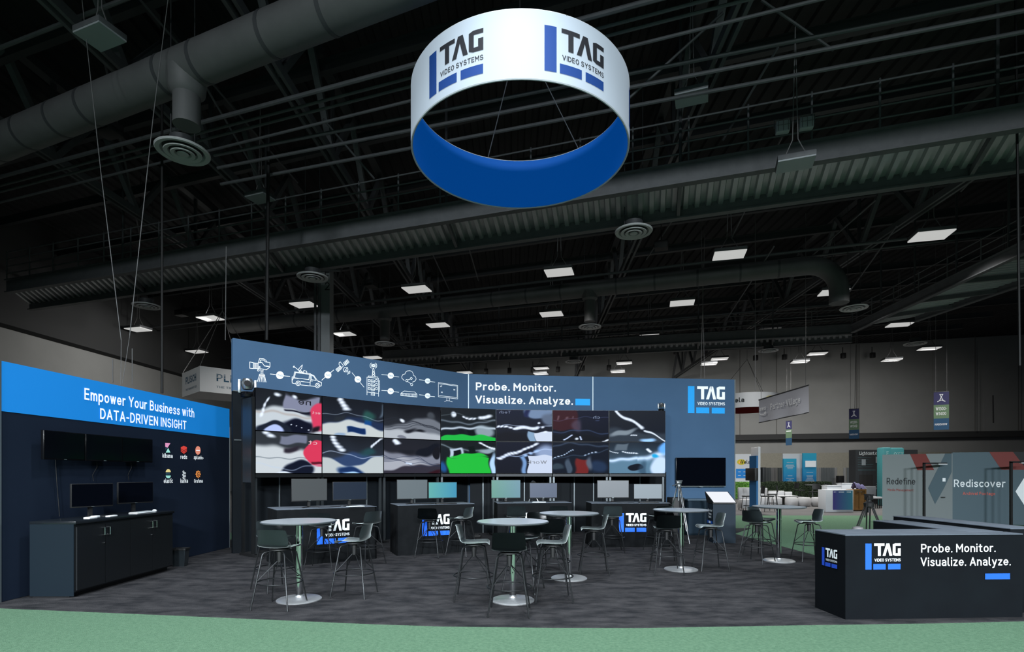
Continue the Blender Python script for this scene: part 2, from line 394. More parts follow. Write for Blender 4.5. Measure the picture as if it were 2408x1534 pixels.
for i, (y0, z, r) in enumerate(((12.5, 12.2, .06), (12.9, 12.2, .04), (13.2, 12.2, .04), (13.6, 12.1, .04), (21.5, 12.4, .08), (23.5, 12.6, .05), (30, 12.3, .07), (31.5, 12.5, .05), (40, 12.2, .06), (9.2, 13.0, .05))):
    c = Vector((2, y0, z))
    o = MB().tube([c - cd * 32, c + cd * 34], r, 8).build('sprinkler_pipe', steel)
    tag(o, 'thin grey pipe crossing the hall under the roof, %s from the front' % ORD[i], 'pipe', 'pipes under the roof', 'structure')

# ---------------------------------------------------------------- catwalks
def catwalk(label, a0, a1, b0, b1, hgt=.62, rail_near=4, rail_far=3, post=1.6):
    """a = edge nearer the camera, b = far edge (bottom of the edge beams)"""
    t = thing('catwalk', label, 'catwalk', (a0 + a1) / 2); t['kind'] = 'structure'; o = (a0 + a1) / 2
    a0, a1, b0, b1 = a0 - o, a1 - o, b0 - o, b1 - o
    up = Vector((0, 0, hgt / 2))
    for p, q in ((a0, a1), (b0, b1)):
        MB().ibeam(p + up, q + up, .24, hgt, .05).build('edge_beam', steel, t, False)
    L = (a1 - a0).length; n = int(L / .34)
    m = MB(); bm = m.bm; rows = []
    for k in range(n + 1):
        for (f, z) in ((0, .30), (.38, .30), (.5, .42), (.88, .42)):
            s = min(1, (k + f) / n); rows.append((bm.verts.new(a0.lerp(a1, s) + Vector((0, 0, z))), bm.verts.new(b0.lerp(b1, s) + Vector((0, 0, z)))))
    for p, q in zip(rows, rows[1:]): bm.faces.new((p[0], q[0], q[1], p[1]))
    m.build('corrugated_deck', galv, t, False)
    for (p, q, nr) in ((a0, a1, rail_near), (b0, b1, rail_far)):
        for k in range(nr):
            z = Vector((0, 0, hgt + .3 + k * .33))
            MB().tube([p + z, q + z], .028, 6).build('rail', steel, t)
        np_ = int((q - p).length / post)
        for k in range(np_ + 1):
            c = p.lerp(q, k / np_)
            MB().tube([c + Vector((0, 0, hgt)), c + Vector((0, 0, hgt + .34 * nr))], .03, 6).build('rail_post', steel, t)
    for k in range(1, 7):
        c = a0.lerp(a1, k / 7); d = b0.lerp(b1, k / 7)
        MB().beam(c + Vector((0, 0, .15)), d + Vector((0, 0, .15)), .1, .2).build('cross_brace', steel, t, False)
        MB().tube([c + Vector((0, 0, hgt)), c + Vector((0, 0, 5.0))], .05, 6).build('hanger', steel_d, t)
    return t
ZC = EYE + 8.5
def more(p, q, a, b): d = (q - p).normalized(); return p - d * a, q + d * b
catwalk('long grey catwalk with railings crossing the hall behind the round ring sign', *more(hz(16, 690, ZC), hz(2480, 294, ZC), 0, 14), *more(hz(70, 730, ZC), hz(2500, 390, ZC), 0, 14))
catwalk('grey catwalk on the right running toward the back wall above aisle', *more(hz(2005, 783, ZC), hz(2500, 556, ZC), 0, 6), *more(hz(2152, 758, ZC), hz(2500, 640, ZC), 0, 9), .5, 3, 3, 1.8)
catwalk('far grey catwalk crossing the hall near the back wall', hz(900, 845, ZC), hz(2003, 787, ZC), hz(900, 862, ZC), hz(2003, 806, ZC), .6, 3, 3, 2.2)
# upper pipe rack above the long catwalk
for i, (pa, pb, z) in enumerate((((1486, 172), (2408, -10), 12.2), ((1486, 205), (2408, 25), 11.9), ((1486, 250), (2408, 75), 11.7))):
    a, b = hz(*pa, z), hz(*pb, z); d = (b - a)
    o = MB().tube([a - d * 1.6, b + d * .1], .05, 8).build('conduit', steel)
    tag(o, 'grey conduit pipe above the long catwalk, %s from the top' % ORD[i], 'conduit', 'conduits above the long catwalk', 'structure')

# ---------------------------------------------------------------- ducts and diffusers
def duct(label, pts, r, collars, drops):
    t = thing('air_duct', label, 'air duct', pts[0]); o = Vector(pts[0]); P = [Vector(p) - o for p in pts]
    MB().tube(P, r, 28).build('duct_pipe', duct_m, t)
    for c, d in collars:
        MB().tube([Vector(c) - o - Vector(d) * .05, Vector(c) - o + Vector(d) * .05], r * 1.02, 28).build('collar', steel_d, t)
    for (c, z1, rr) in drops:
        c = Vector(c) - o; e = Vector((c.x, c.y, z1 - o.z))
        MB().tube([c + Vector((0, 0, -r * .3)), c + Vector((0, 0, -r * 1.25)), c + Vector((0, 0, -r * 1.5)), e], [rr * 1.5, rr * 1.35, rr, rr], 24).build('drop_pipe', duct_m, t)
    return t
ZD = EYE + 9.5
d0, d1 = hz(-60, 362, ZD), hz(900, -25, ZD); du = (d1 - d0).normalized()
dropA = hz(434, 157, ZD)
tA = (dropA - d0).dot(du); dropA = d0 + du * tA
duct('thick round grey air duct hanging high at upper left', [d0 - du * 9, d1 + du * 22], .44, [(d0 + du * k, du) for k in (1.2, 2.7, 4.2, 5.5, tA - .6, tA + .55, tA + 2.6, tA + 4.2, tA + 7, tA + 11, tA + 15, tA + 19)], [(dropA, EYE + 8.15, .29)])
e0, e1 = hz(545, 770, EYE + 9.9), hz(1955, 620, EYE + 9.9); eu = (e1 - e0).normalized()
e2 = hz(2008, 640, EYE + 9.9)
def on_e(px):
    k = (px - CX) / F; s = (k * e0.y - e0.x) / (eu.x - k * eu.y); return e0 + eu * s
c1 = on_e(1900)
bend = []
for k in range(9):
    a = R(90 * k / 8); bend.append(c1 + eu * 1.3 * math.sin(a) + Vector((0, 0, -1.3 * (1 - math.cos(a)))))
duct('long round grey air duct bending down at its right end', [e0] + bend + [bend[-1] + Vector((0, 0, -.6))], .42, [(on_e(p), eu) for p in (620, 700, 800, 960, 1040, 1160, 1240, 1320, 1450, 1540, 1640, 1740, 1830)],
     [(on_e(1387), EYE + 8.15, .3), (on_e(905), EYE + 8.15, .3)])
def diffuser_mesh():
    t = empty('air_diffuser')
    MB().lathe([(.62, 0), (.60, -.03), (.5, -.015), (.46, .05), (.40, .06), (.62, .02), (.62, 0)], 36).build('outer_ring', diff_m, t)
    MB().lathe([(.43, -.03), (.42, -.055), (.33, -.04), (.30, .02), (.43, -.03)], 36).build('cone_ring', diff_m, t)
    MB().lathe([(.28, -.05), (.27, -.075), (.19, -.06), (.17, 0), (.28, -.05)], 32).build('cone_ring', diff_m, t)
    MB().lathe([(0, -.085), (.12, -.08), (.13, -.055), (0, .02)], 28).build('center_cap', diff_m, t)
    MB().lathe([(.3, .32), (.3, .06), (.46, .05), (.0, .05)], 28).build('neck', steel_d, t)
    MB().tube([(.3, 0, .06), (.3, 0, 6.28)], .015, 6).tube([(-.3, 0, .06), (-.3, 0, 6.28)], .015, 6).build('hanger_rod', steel_d, t)
    return t
dproto = diffuser_mesh()
diffs = [((430, 357), 'round grey air diffuser under the thick duct at upper left'), ((345, 720), 'round air diffuser above the blue headed wall at left'),
         ((735, 652), 'round air diffuser beside the numbered building column'), ((1490, 545), 'large round air diffuser just right of and below the ring sign'),
         ((1387, 769), 'round air diffuser at the end of the middle drop of the long duct'), ((905, 809), 'small round air diffuser on the left drop of the long duct'),
         ((2008, 725), 'round air diffuser under the bent end of the long duct'), ((1807, 825), 'small flat air diffuser near the back wall above the partner banner'),
         ((2152, 809), 'small round air diffuser below the right catwalk'), ((1349, 851), 'smallest round air diffuser just above the slogan wall')]
for i, (p, lb) in enumerate(diffs):
    o = dproto if i == 0 else copy_tree(dproto)
    o.location = hz(*p, EYE + 8.1); tag(o, lb, 'air diffuser', 'round ceiling air diffusers')

# ---------------------------------------------------------------- hall lamps
lamp_on = mat('lit_lamp_panel', (170, 170, 170), .5, emit=.9, ecol=(190, 190, 188))
lamp_off = mat('unlit_lamp_panel', (150, 154, 158), .5)
def lamp_mesh(m):
    t = empty('high_bay_lamp')
    MB().box((0, 0, .12), (1.4, 1.0, .16), bev=.03).build('housing', steel, t)
    MB().box((0, 0, .02), (1.36, .96, .05)).build('diffuser_panel', m, t)
    MB().tube([(-.45, 0, .2), (-.1, 0, .8), (0, 0, 4.36)], .02, 6).tube([(.45, 0, .2), (.1, 0, .8), (0, 0, 4.36)], .02, 6).build('suspension', wire_m, t)
    return t
rows = [[(325, 776), (495, 750), (715, 718), (980, 682), (1315, 642), (1715, 601), (2190, 556)],
        [(463, 828), (810, 787), (1030, 766), (1297, 740), (1604, 714), (1960, 689), (2362, 666)],
        [(877, 842), (1061, 826), (1285, 811), (1527, 792), (1809, 777), (2115, 765)],
        [(1093, 877), (1273, 867), (1468, 855), (1692, 845), (1922, 833), (2185, 821)],
        [(1272, 880), (1453, 875), (1667, 857), (1881, 852), (2097, 848)]]
lproto = None
for i, row in enumerate(rows):
    for j, p in enumerate(row):
        if lproto is None: lproto = o = lamp_mesh(lamp_on)
        else: o = copy_tree(lproto)
        loc = hz(*p, EYE + 10); o.location = loc; o.rotation_euler = (0, 0, R(-14))
        tag(o, 'lit high bay lamp, %s from the left in the %s row from the front' % (ORD[j], ORD[i]), 'ceiling lamp', 'lit high bay lamps')
        
for i, row in enumerate(rows):
    for j, p in enumerate(row):
        if j == 0 and i < 2: continue                                  # too close to the side wall: these two only glow
        loc = hz(*p, EYE + 10) + Vector((0, 0, -.06))
        if i >= 3: area_light('lamp_light', loc, 430, 1.0, .7, 130, rot=(R(48), 0, R(-13)), col=(1, .98, .94))        # washes the back wall
        elif j == 1 and i < 2: area_light('lamp_light', loc, 520, 1.0, .7, 130, rot=(0, R(45), 0), col=(1, .98, .94))  # washes the left wall
        else: area_light('lamp_light', loc, 560 if i < 2 and j >= 5 else 240, 1.0, .7, 118, col=(1, .98, .94))
uproto = None
for p, z, lb in (((235, 88), 11.4, 'unlit grey lamp box hanging above the thick duct at upper left'), ((1870, 388), 9.45, 'unlit grey lamp box under the long catwalk at right'),
                 ((288, 663), 11.0, 'unlit grey lamp box under the long catwalk at left'), ((1626, 232), 11.8, 'unlit grey lamp box right of the ring sign'),
                 ((612, 468), 11.6, 'unlit grey lamp box in the dark roof left of the ring sign')):
    if uproto is None: uproto = o = lamp_mesh(lamp_off)
    else: o = copy_tree(uproto)
    o.location = hz(*p, z); o.rotation_euler = (0, 0, R(-20)); tag(o, lb, 'ceiling lamp', 'unlit lamp boxes'); o.scale = (.62, .62, .8)
# floodlights, speakers, small devices in the roof
for i, (p, z, lb) in enumerate((((1840, 300), 10.9, 'left one of two caged floodlights on the catwalk railing'), ((1896, 291), 10.9, 'right one of two caged floodlights on the catwalk railing'))):
    t = thing('floodlight', lb, 'floodlight', hz(*p, z), R(-15), 'caged floodlights on the catwalk')
    MB().box((0, 0, 0), (.34, .18, .3), bev=.03).build('housing', lamp_off, t)
    m = MB()
    for k in (-.12, 0, .12): m.tube([(k, -.13, -.15), (k, -.13, .15)], .008, 5)
    m.tube([(-.15, -.13, 0), (.15, -.13, 0)], .008, 5).build('wire_cage', wire_m, t)
    MB().tube([(-.2, 0, 0), (-.2, 0, .22), (.2, 0, .22), (.2, 0, 0)], .015, 6).build('bracket', steel, t)
for i, (px, py) in enumerate(((1143, 874), (1198, 872), (1253, 870), (1312, 869), (1370, 866), (1432, 865), (1777, 842), (1845, 840), (1983, 837), (2052, 836))):
    c = Vector(at(px, py, 57))
    o = MB().box((0, 0, 0), (.42, .4, .55), bev=.05).tube([(0, .1, .25), (0, .1, .9)], .04, 6).build('loudspeaker', black_m); o.location = c
    tag(o, 'small dark loudspeaker high by the back wall, %s from the left' % ORD[i], 'loudspeaker', 'loudspeakers along the back wall')
for i, (p, z, lb) in enumerate((((872, 668), 11.8, 'black roof speaker box left of the brightest lamp row'), ((1555, 578), 12, 'black roof speaker box below the round diffuser'), ((255, 303), 11.6, 'black projector like box under the thick duct'), ((427, 737), 11.2, 'black roof box above the pale left wall'), ((1122, 812), 11, 'black roof box above the slogan wall'))):
    o = MB().box((0, 0, 0), (.6, .5, .34), bev=.04).tube([(0, 0, .1), (0, 0, 1.5)], .03, 6).build('roof_speaker', black_m); o.location = hz(*p, z); o.rotation_euler = (0, 0, R(-18))
    tag(o, lb, 'speaker box', 'black speaker boxes in the roof')

# long hanging wires and dark hoist cables (image x at top and bottom, depth)
wires = [((193, 0), (237, 402), 12.2, .009, 'pale rigging wire at far left, upper length'), ((237, 402), (285, 800), 12.2, .009, 'pale rigging wire at far left, lower length'),
         ((395, 0), (361, 268), 12.2, .009, 'pale rigging wire beside the thick duct, upper length'), ((361, 268), (305, 790), 12.2, .009, 'pale rigging wire beside the thick duct, lower length'),
         ((285, 800), (284, 905), 12.2, .006, 'short drop wire ending behind the blue header'), ((305, 790), (288, 902), 12.2, .006, 'slanted drop wire ending behind the blue header'),
         ((381, -33), (381, 925), 16., .035, 'dark vertical hoist cable above the blue header'), ((632, 275), (627, 800), 18., .055, 'dark hoist pole left of the building column'),
         ((532, 580), (530, 800), 16, .012, 'thin cable left of the slate wall'), ((1648, 502), (1657, 890), 30., .016, 'thin rigging wire right of the ring sign, left one of a pair'),
         ((1658.5, 502), (1648, 890), 30., .016, 'thin rigging wire right of the ring sign, right one of a pair'), ((2386, -197), (2398, 860), 14., .03, 'black hoist cable at the right edge'),
         ((1776, 502), (1776, 920), 30, .02, 'thin hanging wire above the partner banner'), ((265, 845), (265, 900), 14, .012, 'thin dark wire behind the blue header'), ((311, 820), (311, 905), 14, .012, 'thin dark wire pair behind the blue header'),
         ((2015, 677), (2010, 962), 42, .02, 'thin wire holding the middle aisle banner'), ((2335, 930), (2336, 995), 48, .05, 'short dark cord hanging before the pale back wall')]
for a, b, Y, r, lb in wires:
    o = MB().tube([at(*a, Y), at(*b, Y)], r, 6).build('hanging_wire', wire_m if lb.startswith(('pale', 'thin', 'short drop', 'slanted')) else black_m)
    tag(o, lb, 'wire')

# building column
cb = at(766, 900, 28.6); t = thing('building_column', 'pale square building column behind the slate wall, marked near its top', 'column', (cb[0], cb[1], 0)); t['kind'] = 'structure'
MB().box((0, 0, 6.6), (.62, .62, 13.2)).build('shaft', mat('column_paint', (120, 124, 126), .7), t)
MB().tube([(-.42, -.36, 0), (-.42, -.36, 11.9), (-.3, -.36, 12.2), (.9, -.36, 12.2)], .07, 8).tube([(-.2, -.4, 0), (-.2, -.4, 12.0)], .06, 8).build('conduit', steel, t)
D2().text('E', .06, 11.75, .42, align='l').text('2', .06, 11.2, .42).build('lettering', mat('dark_print', (22, 24, 28), .7), t, y=-.318)

# ================================================================ BOOTH
# the brand mark: local units, height 1; returns dict of D2 shapes
def tag_logo(x, z, h, ws=1.0, solo=None):
    k = h; X = lambda a: x + a * k * ws; Z = lambda b: z + b * k
    bars, word, sub = D2(), D2(), D2()
    bars.rect(X(0), Z(0), X(.235), Z(1)); bars.rect(X(.30), Z(0), X(.77), Z(.215)); bars.rect(X(.86), Z(0), X(1.335), Z(.215))
    P = lambda pts: word.poly([(X(a), Z(b)) for a, b in pts])
    P([(.335, .90), (.725, .90), (.725, 1), (.335, 1)]); P([(.475, .52), (.585, .52), (.585, .90), (.475, .90)])           # T
    P([(.655, .52), (.76, .52), (.885, 1.), (.80, 1.)]); P([(.80, 1.), (.885, 1.), (.91, 1.), (1.02, .52), (.915, .52), (.835, .86)])   # A without a bar
    for q in ([(1.13, .90), (1.34, .90), (1.34, 1), (1.13, 1)], [(1.04, .62), (1.145, .62), (1.145, .90), (1.04, .90)], [(1.13, .52), (1.34, .52), (1.34, .62), (1.13, .62)],
              [(1.235, .62), (1.34, .62), (1.34, .80), (1.235, .80)], [(1.04, .90), (1.145, .90), (1.13, 1.), (1.04, .96)], [(1.04, .56), (1.13, .52), (1.145, .62), (1.04, .62)]): P(q)
    sub.text('VIDEO SYSTEMS', X(.35), Z(.305), .115 * k, width=(X(1.34) - X(.35)), bold=.012)
    return bars, word, sub
def put_logo(parent, x, z, h, ws=1.0, bar=None, wd=None, y=-.004, mapf=None, cut=None):
    b, wo, s = tag_logo(x, z, h, ws)
    b.build('logo_bars', bar or blue_p, parent, y, mapf, cut); wo.build('logo_lettering', wd or white_p, parent, y, mapf, cut); s.build('logo_tagline', wd or white_p, parent, y, mapf, cut)

# ---- round hanging ring sign
RC, RR, RZ0, RZ1 = (.17, 11.67), 2.3, 8.47, 9.66
ring_w = mat('backlit_white_fabric', (150, 160, 170), .8, emit=.3, ecol=(204, 221, 238))
ring_b = mat('blue_liner_fabric', (0, 72, 150), .8, emit=.62, ecol=(0, 72, 150))
print_k = mat('black_print', (24, 26, 34), .8); print_b = mat('deep_blue_print', (0, 52, 118), .8, emit=.12, ecol=(0, 70, 150))
t = thing('ring_sign', 'big round hanging ring sign, white outside and blue inside, above the booth', 'hanging sign', (RC[0], RC[1], RZ0))
hh = RZ1 - RZ0
def cyl(r, flip=False):
    def fn(u, v):
        a = 2 * math.pi * u; return (r * math.sin(a), -r * math.cos(a), v * hh)
    return fn
MB().grid(cyl(RR), 120, 4).build('outer_fabric', ring_w, t)
MB().grid(cyl(RR - .04), 120, 4).build('inner_liner', ring_b, t)
m = MB()
for z in (0, hh):
    m.tube([((RR - .02) * math.sin(2 * math.pi * k / 96), -(RR - .02) * math.cos(2 * math.pi * k / 96), z) for k in range(96)], .021, 6, closed=True)
m.build('rim_tube', mat('white_rim', (200, 206, 212), .5), t)
for k in range(6):
    ph0 = R(25.2 + 60.5 * k); wl = 1.24
    mf = lambda x_, z_, p0=ph0: ((RR + .006) * math.sin(p0 + x_ / RR), -(RR + .006) * math.cos(p0 + x_ / RR), z_)
    put_logo(t, -wl / 2, .15, .79, wl / (1.34 * .79), print_b, print_k, 0, mf, .1)
for k in range(6):
    a = R(60 * k + 20); o = MB().tube([(RR * math.sin(a), -RR * math.cos(a), hh), (0, 0, hh + 1.5)], .012, 6).build('bridle_wire', wire_m, t)
MB().tube([(0, 0, hh + 1.5), (0, 0, 5.2)], .02, 6).build('hoist_chain', black_m, t)

# ---- left partition wall with blue header
WL = Plane((-6.49, 6.92), (-6.26, 12.07)); WH = 3.09
t = thing('partition_wall', 'tall dark navy booth wall on the left with a bright blue header', 'booth wall', (WL.A[0], WL.A[1], 0), WL.th)
hb0 = WL.uv(270, 1000)[1]; hb0 = 2.45
MB().box((WL.L / 2, .06, hb0 / 2 + .01), (WL.L, .1, hb0 - .02)).build('lower_panel', navy, t)
MB().box((WL.L / 2, .06, (hb0 + WH) / 2), (WL.L, .11, WH - hb0)).build('header_panel', head_blue, t)
MB().box((-.012, .06, WH / 2), (.024, .12, WH)).box((WL.L + .012, .06, WH / 2 - .2), (.024, .12, WH - .4)).build('edge_profile', silver, t)
d = D2(); WL.fit(d, 'Empower Your Business with', (198, 941), (456.5, 981.5), .175, .012); WL.fit(d, 'DATA-DRIVEN INSIGHT', (235, 986), (438, 1010), .165, .014)
wl_p = mat('backlit_white_print', (240, 246, 250), .7, emit=.45)
d.build('lettering', wl_p, t)
# row of software marks
lw = lambda x, y: WL.uv(370 + x / 12.78, 1030 + y / 12.78)
def poly_px(pts): return [lw(*p) for p in pts]
def ell(cx, cy, rx, ry, a0=0, a1=360, n=24): return [(cx + rx * math.cos(R(a0 + (a1 - a0) * k / n)), cy + ry * math.sin(R(a0 + (a1 - a0) * k / n))) for k in range(n + 1)]
pink = mat('pink_print', (240, 160, 200), .7, emit=.3); mint = mat('mint_print', (170, 240, 225), .7, emit=.3); red = mat('red_print', (232, 70, 60), .7, emit=.3)
peach = mat('peach_print', (244, 150, 125), .7, emit=.3); cream = mat('cream_print', (250, 226, 150), .7, emit=.3); teal = mat('teal_print', (45, 85, 105), .7); orange = mat('orange_print', (245, 150, 70), .7, emit=.3)
D2().poly(poly_px([(230, 155), (385, 165), (305, 295), (230, 270)])).build('pink_shape', pink, t)
D2().poly(poly_px([(232, 272), (300, 298), (240, 380)])).poly(poly_px([(245, 1045), (380, 1045), (375, 1112), (245, 1118)])).build('teal_shapes', teal, t)
D2().poly(poly_px([(320, 305), (385, 445), (245, 445)])).poly(poly_px(ell(322, 1135, 76, 82, 0, 180))).build('mint_shapes', mint, t)
D2().poly(poly_px([(790, 240), (882, 285), (882, 415), (790, 482), (700, 415), (700, 285)])).build('red_cube', red, t)
D2().stroke(poly_px([(700, 335), (790, 385), (882, 335)]), .012).stroke(poly_px([(700, 385), (790, 435), (882, 385)]), .012).build('cube_line', mat('dark_red_print', (150, 30, 30), .7), t, y=-.006)
D2().poly(poly_px(ell(1215, 380, 78, 130))).build('peach_disc', peach, t)
D2().stroke(poly_px([(1165, 380), (1262, 383)]), .018).build('disc_word', wl_p, t, y=-.006)
D2().poly(poly_px(ell(322, 1032, 76, 88, 180, 360))).build('cream_shape', cream, t)
d = D2()
for c in ((778, 1022), (825, 1065), (770, 1112), (825, 1155), (778, 1200)): d.stroke(poly_px(ell(c[0], c[1], 20, 26, n=12)), .011)
d.stroke(poly_px([(776, 1045), (772, 1090)]), .012).stroke(poly_px([(772, 1135), (776, 1178)]), .012)
for s, a, b, h in (('kibana', (150, 600), (452, 612), .085), ('redis', (690, 630), (888, 636), .08), ('splunk>', (1090, 640), (1378, 640), .075),
                   ('elastic', (188, 1362), (460, 1362), .085), ('kafka', (690, 1358), (912, 1358), .085), ('Grafana', (1098, 1355), (1358, 1355), .075)):
    p, q = lw(*a), lw(*b); d.text(s, p[0], p[1], h, width=q[0] - p[0], bold=.01)
d.build('mark_lettering', wl_p, t)
gp = []
for k in range(16):
    a = 2 * math.pi * k / 16; rr_ = 1.0 if k % 2 == 0 else .72; gp.append((1220 + 85 * rr_ * math.sin(a), 1095 - 125 * rr_ * math.cos(a)))
D2().poly(poly_px(gp)).build('orange_gear', orange, t)
D2().stroke(poly_px([(1262, 1060), (1230, 1030), (1200, 1060), (1195, 1120), (1225, 1165), (1258, 1120), (1240, 1085), (1222, 1110)]), .014).build('gear_spiral', navy, t, y=-.006)

# ---- slate wall: left wing with the line drawings, right wing with slogan and logo
HWL = Plane((-5.72, 11.16), (-1.235, 15.2)); HWR = Plane((-1.235, 15.2), (6.57, 16.09)); HH = 4.44
seam = mat('white_seam', (190, 205, 212), .6)
t = thing('partition_wall', 'slate blue angled booth wall printed with a chain of white line icons', 'booth wall', (HWL.A[0], HWL.A[1], 0), HWL.th)
zb = 3.36
MB().box((HWL.L / 2, .06, (zb + HH) / 2), (HWL.L, .12, HH - zb)).build('header_panel', slate, t)
MB().box((HWL.L / 2, .06, zb / 2), (HWL.L, .1, zb)).build('lower_panel', panel_b, t)
m = MB()
for px in (657, 757, 862, 905, 975, 1101): u = HWL.uv(px, 1180)[0]; m.box((u, 0, 1.0), (.025, .03, 1.9))
m.box((HWL.L / 2, -.002, zb), (HWL.L, .02, .02)).box((.27, -.002, 2.35), (.5, .02, .02)).build('panel_seam', silver, t)
w2 = lambda x, y: HWL.uv(540 + x / 4.3, 780 + y / 4.3)
PX = lambda pts: [w2(*p) for p in pts]
def icon(name, strokes, circles=(), wd=.0115, fills=()):
    d = D2()
    for s in strokes: d.stroke(PX(s), wd)
    for (cx, cy, r) in circles: d.stroke(PX(ell(cx, cy, r, r, n=18)), wd)
    d.build(name, white_p, t)
icon('camera_drawing', [[(203, 308), (203, 371), (240, 375), (240, 316), (203, 308)], [(240, 318), (287, 322)], [(240, 374), (287, 376)], [(252, 320), (252, 374)], [(264, 320), (264, 374)], [(276, 320), (276, 374)],
     [(287, 318), (325, 312), (345, 340), (365, 352), (407, 356)], [(287, 318), (287, 374), (310, 376), (370, 387), (402, 364), (407, 356), (407, 315), (375, 308), (365, 290), (345, 277), (303, 273), (294, 300), (290, 318)],
     [(307, 306), (312, 288), (345, 290), (362, 308), (404, 314)], [(350, 348), (352, 350)], [(368, 348), (372, 349)], [(384, 349), (390, 350)], [(315, 378), (315, 398), (338, 398), (338, 380)], [(318, 398), (318, 430)], [(336, 398), (336, 432)],
     [(298, 445), (303, 432), (345, 432), (355, 445), (298, 445)], [(300, 447), (280, 505)], [(312, 447), (298, 508)], [(325, 447), (318, 508)], [(333, 447), (338, 510)], [(342, 447), (354, 510)], [(352, 447), (367, 512)]], [(290, 392, 9), (302, 360, 6)])
icon('van_drawing', [[(655, 408), (645, 470), (630, 500), (633, 522), (670, 530)], [(718, 540), (866, 556)], [(910, 554), (926, 550), (928, 515), (890, 500), (852, 447), (808, 425), (655, 408)], [(665, 416), (655, 468), (800, 487), (808, 434), (665, 416)],
     [(817, 428), (812, 550)], [(825, 440), (850, 455), (875, 495), (825, 488), (825, 440)], [(660, 362), (705, 398)], [(735, 338), (700, 375), (693, 392), (708, 396), (728, 372), (735, 338)], [(700, 405), (716, 392), (738, 412), (700, 405)],
     [(744, 412), (750, 394), (778, 402), (780, 420)], [(645, 470), (690, 476)], [(640, 460), (632, 458), (630, 490)], [(895, 505), (920, 515)], [(720, 505), (806, 515)], [(820, 500), (835, 502)]], [(692, 524, 23), (692, 524, 10), (888, 546, 23), (888, 546, 10), (650, 357, 7)])
icon('satellite_drawing', [[(1073, 383), (1113, 350), (1133, 372), (1095, 408), (1073, 383)], [(1080, 391), (1121, 358)], [(1088, 400), (1127, 366)], [(1086, 372), (1106, 398)], [(1100, 361), (1120, 385)], [(1150, 318), (1190, 283), (1208, 310), (1168, 345), (1150, 318)],
     [(1156, 327), (1196, 292)], [(1162, 336), (1203, 301)], [(1163, 306), (1182, 333)], [(1176, 295), (1195, 322)], [(1105, 335), (1106, 315), (1118, 307), (1150, 345), (1140, 360), (1128, 360), (1105, 335)], [(1190, 362), (1160, 366), (1148, 385), (1158, 408), (1190, 362)],
     [(1158, 408), (1185, 408), (1196, 385), (1190, 362)], [(1176, 390), (1195, 405)], [(1206, 400), (1205, 412), (1192, 418)], [(1215, 400), (1216, 420), (1190, 432)]])
icon('mast_building_drawing', [[(1388, 462), (1388, 640)], [(1388, 462), (1505, 474), (1505, 655)], [(1400, 462), (1402, 450), (1498, 460), (1498, 473)], [(1440, 452), (1448, 372), (1458, 372), (1470, 456)], [(1445, 400), (1464, 418)], [(1462, 400), (1443, 418)], [(1443, 425), (1466, 448)], [(1464, 425), (1440, 448)],
     [(1388, 612), (1425, 617)], [(1470, 622), (1505, 627)], [(1430, 645), (1432, 612), (1464, 616), (1464, 650)], [(1442, 616), (1442, 648)], [(1453, 616), (1453, 650)]] +
     [[(x0, y0), (x0 + 16, y0 + 2), (x0 + 16, y0 + 25), (x0, y0 + 23), (x0, y0)] for x0 in (1402, 1476) for y0 in (484, 524, 564)] + [[(1428, y0), (1464, y0 + 4), (1464, y0 + 29), (1428, y0 + 25), (1428, y0)] for y0 in (488, 528, 568)] +
     [[(1428, y0 + 14), (1464, y0 + 18)] for y0 in (488, 528, 568)] + [[(1505, y), (1515, y + 1)] for y in range(495, 610, 9)] + [ell(1453, 345, 21, 21, -50, 50, 8), ell(1453, 345, 21, 21, 130, 230, 8), ell(1453, 345, 34, 34, -50, 50, 8), ell(1453, 345, 34, 34, 130, 230, 8)], [(1453, 345, 7), (1453, 345, 13)])
icon('cloud_drawing', [[(1765, 496), (1742, 474), (1740, 455), (1752, 434), (1772, 430), (1778, 412), (1798, 398), (1822, 396), (1846, 408), (1856, 428), (1857, 443), (1878, 456), (1885, 480), (1876, 500), (1848, 512)], [(1800, 492), (1828, 479)], [(1797, 504), (1834, 530)]], [(1790, 497, 11), (1836, 475, 10), (1840, 537, 11)], .013)
icon('server_drawing', [[(1730, 625), (1765, 602), (1870, 612), (1893, 634), (1893, 663), (1730, 648), (1730, 625), (1893, 634)]] + [[(1738 + 12 * k, 628 + k * .8), (1738 + 12 * k, 646 + k)] for k in range(13)])
icon('television_drawing', [[(2110, 517), (2305, 545), (2305, 682), (2110, 660), (2110, 517)], [(2116, 528), (2299, 553), (2299, 668), (2116, 648)], [(2195, 672), (2195, 700)], [(2222, 675), (2222, 702)], [(2172, 708), (2195, 699), (2222, 702), (2250, 712)], [(2128, 556), (2138, 548)], [(2134, 560), (2146, 549)], [(2138, 610), (2152, 612)], [(2264, 584), (2278, 586)], [(2264, 592), (2278, 594)], [(2138, 617), (2152, 619)]])
discs = [(508, 442, 39), (993, 440, 35), (1296, 484, 33), (1628, 446, 31), (2001, 500, 27), (1627, 604, 31), (2001, 650, 27)]
d = D2(); dt = D2()
for cx, cy, r in discs:
    d.poly(PX(ell(cx, cy, r, r, n=28)[::-1])); u0, v0 = w2(cx - r * .68, cy + r * .32); u1, v1 = w2(cx + r * .68, cy + r * .32)
    dt.text('TAG', u0, (v0 + v1) / 2, (v0 - w2(cx, cy + r)[1]) * .95, width=u1 - u0)
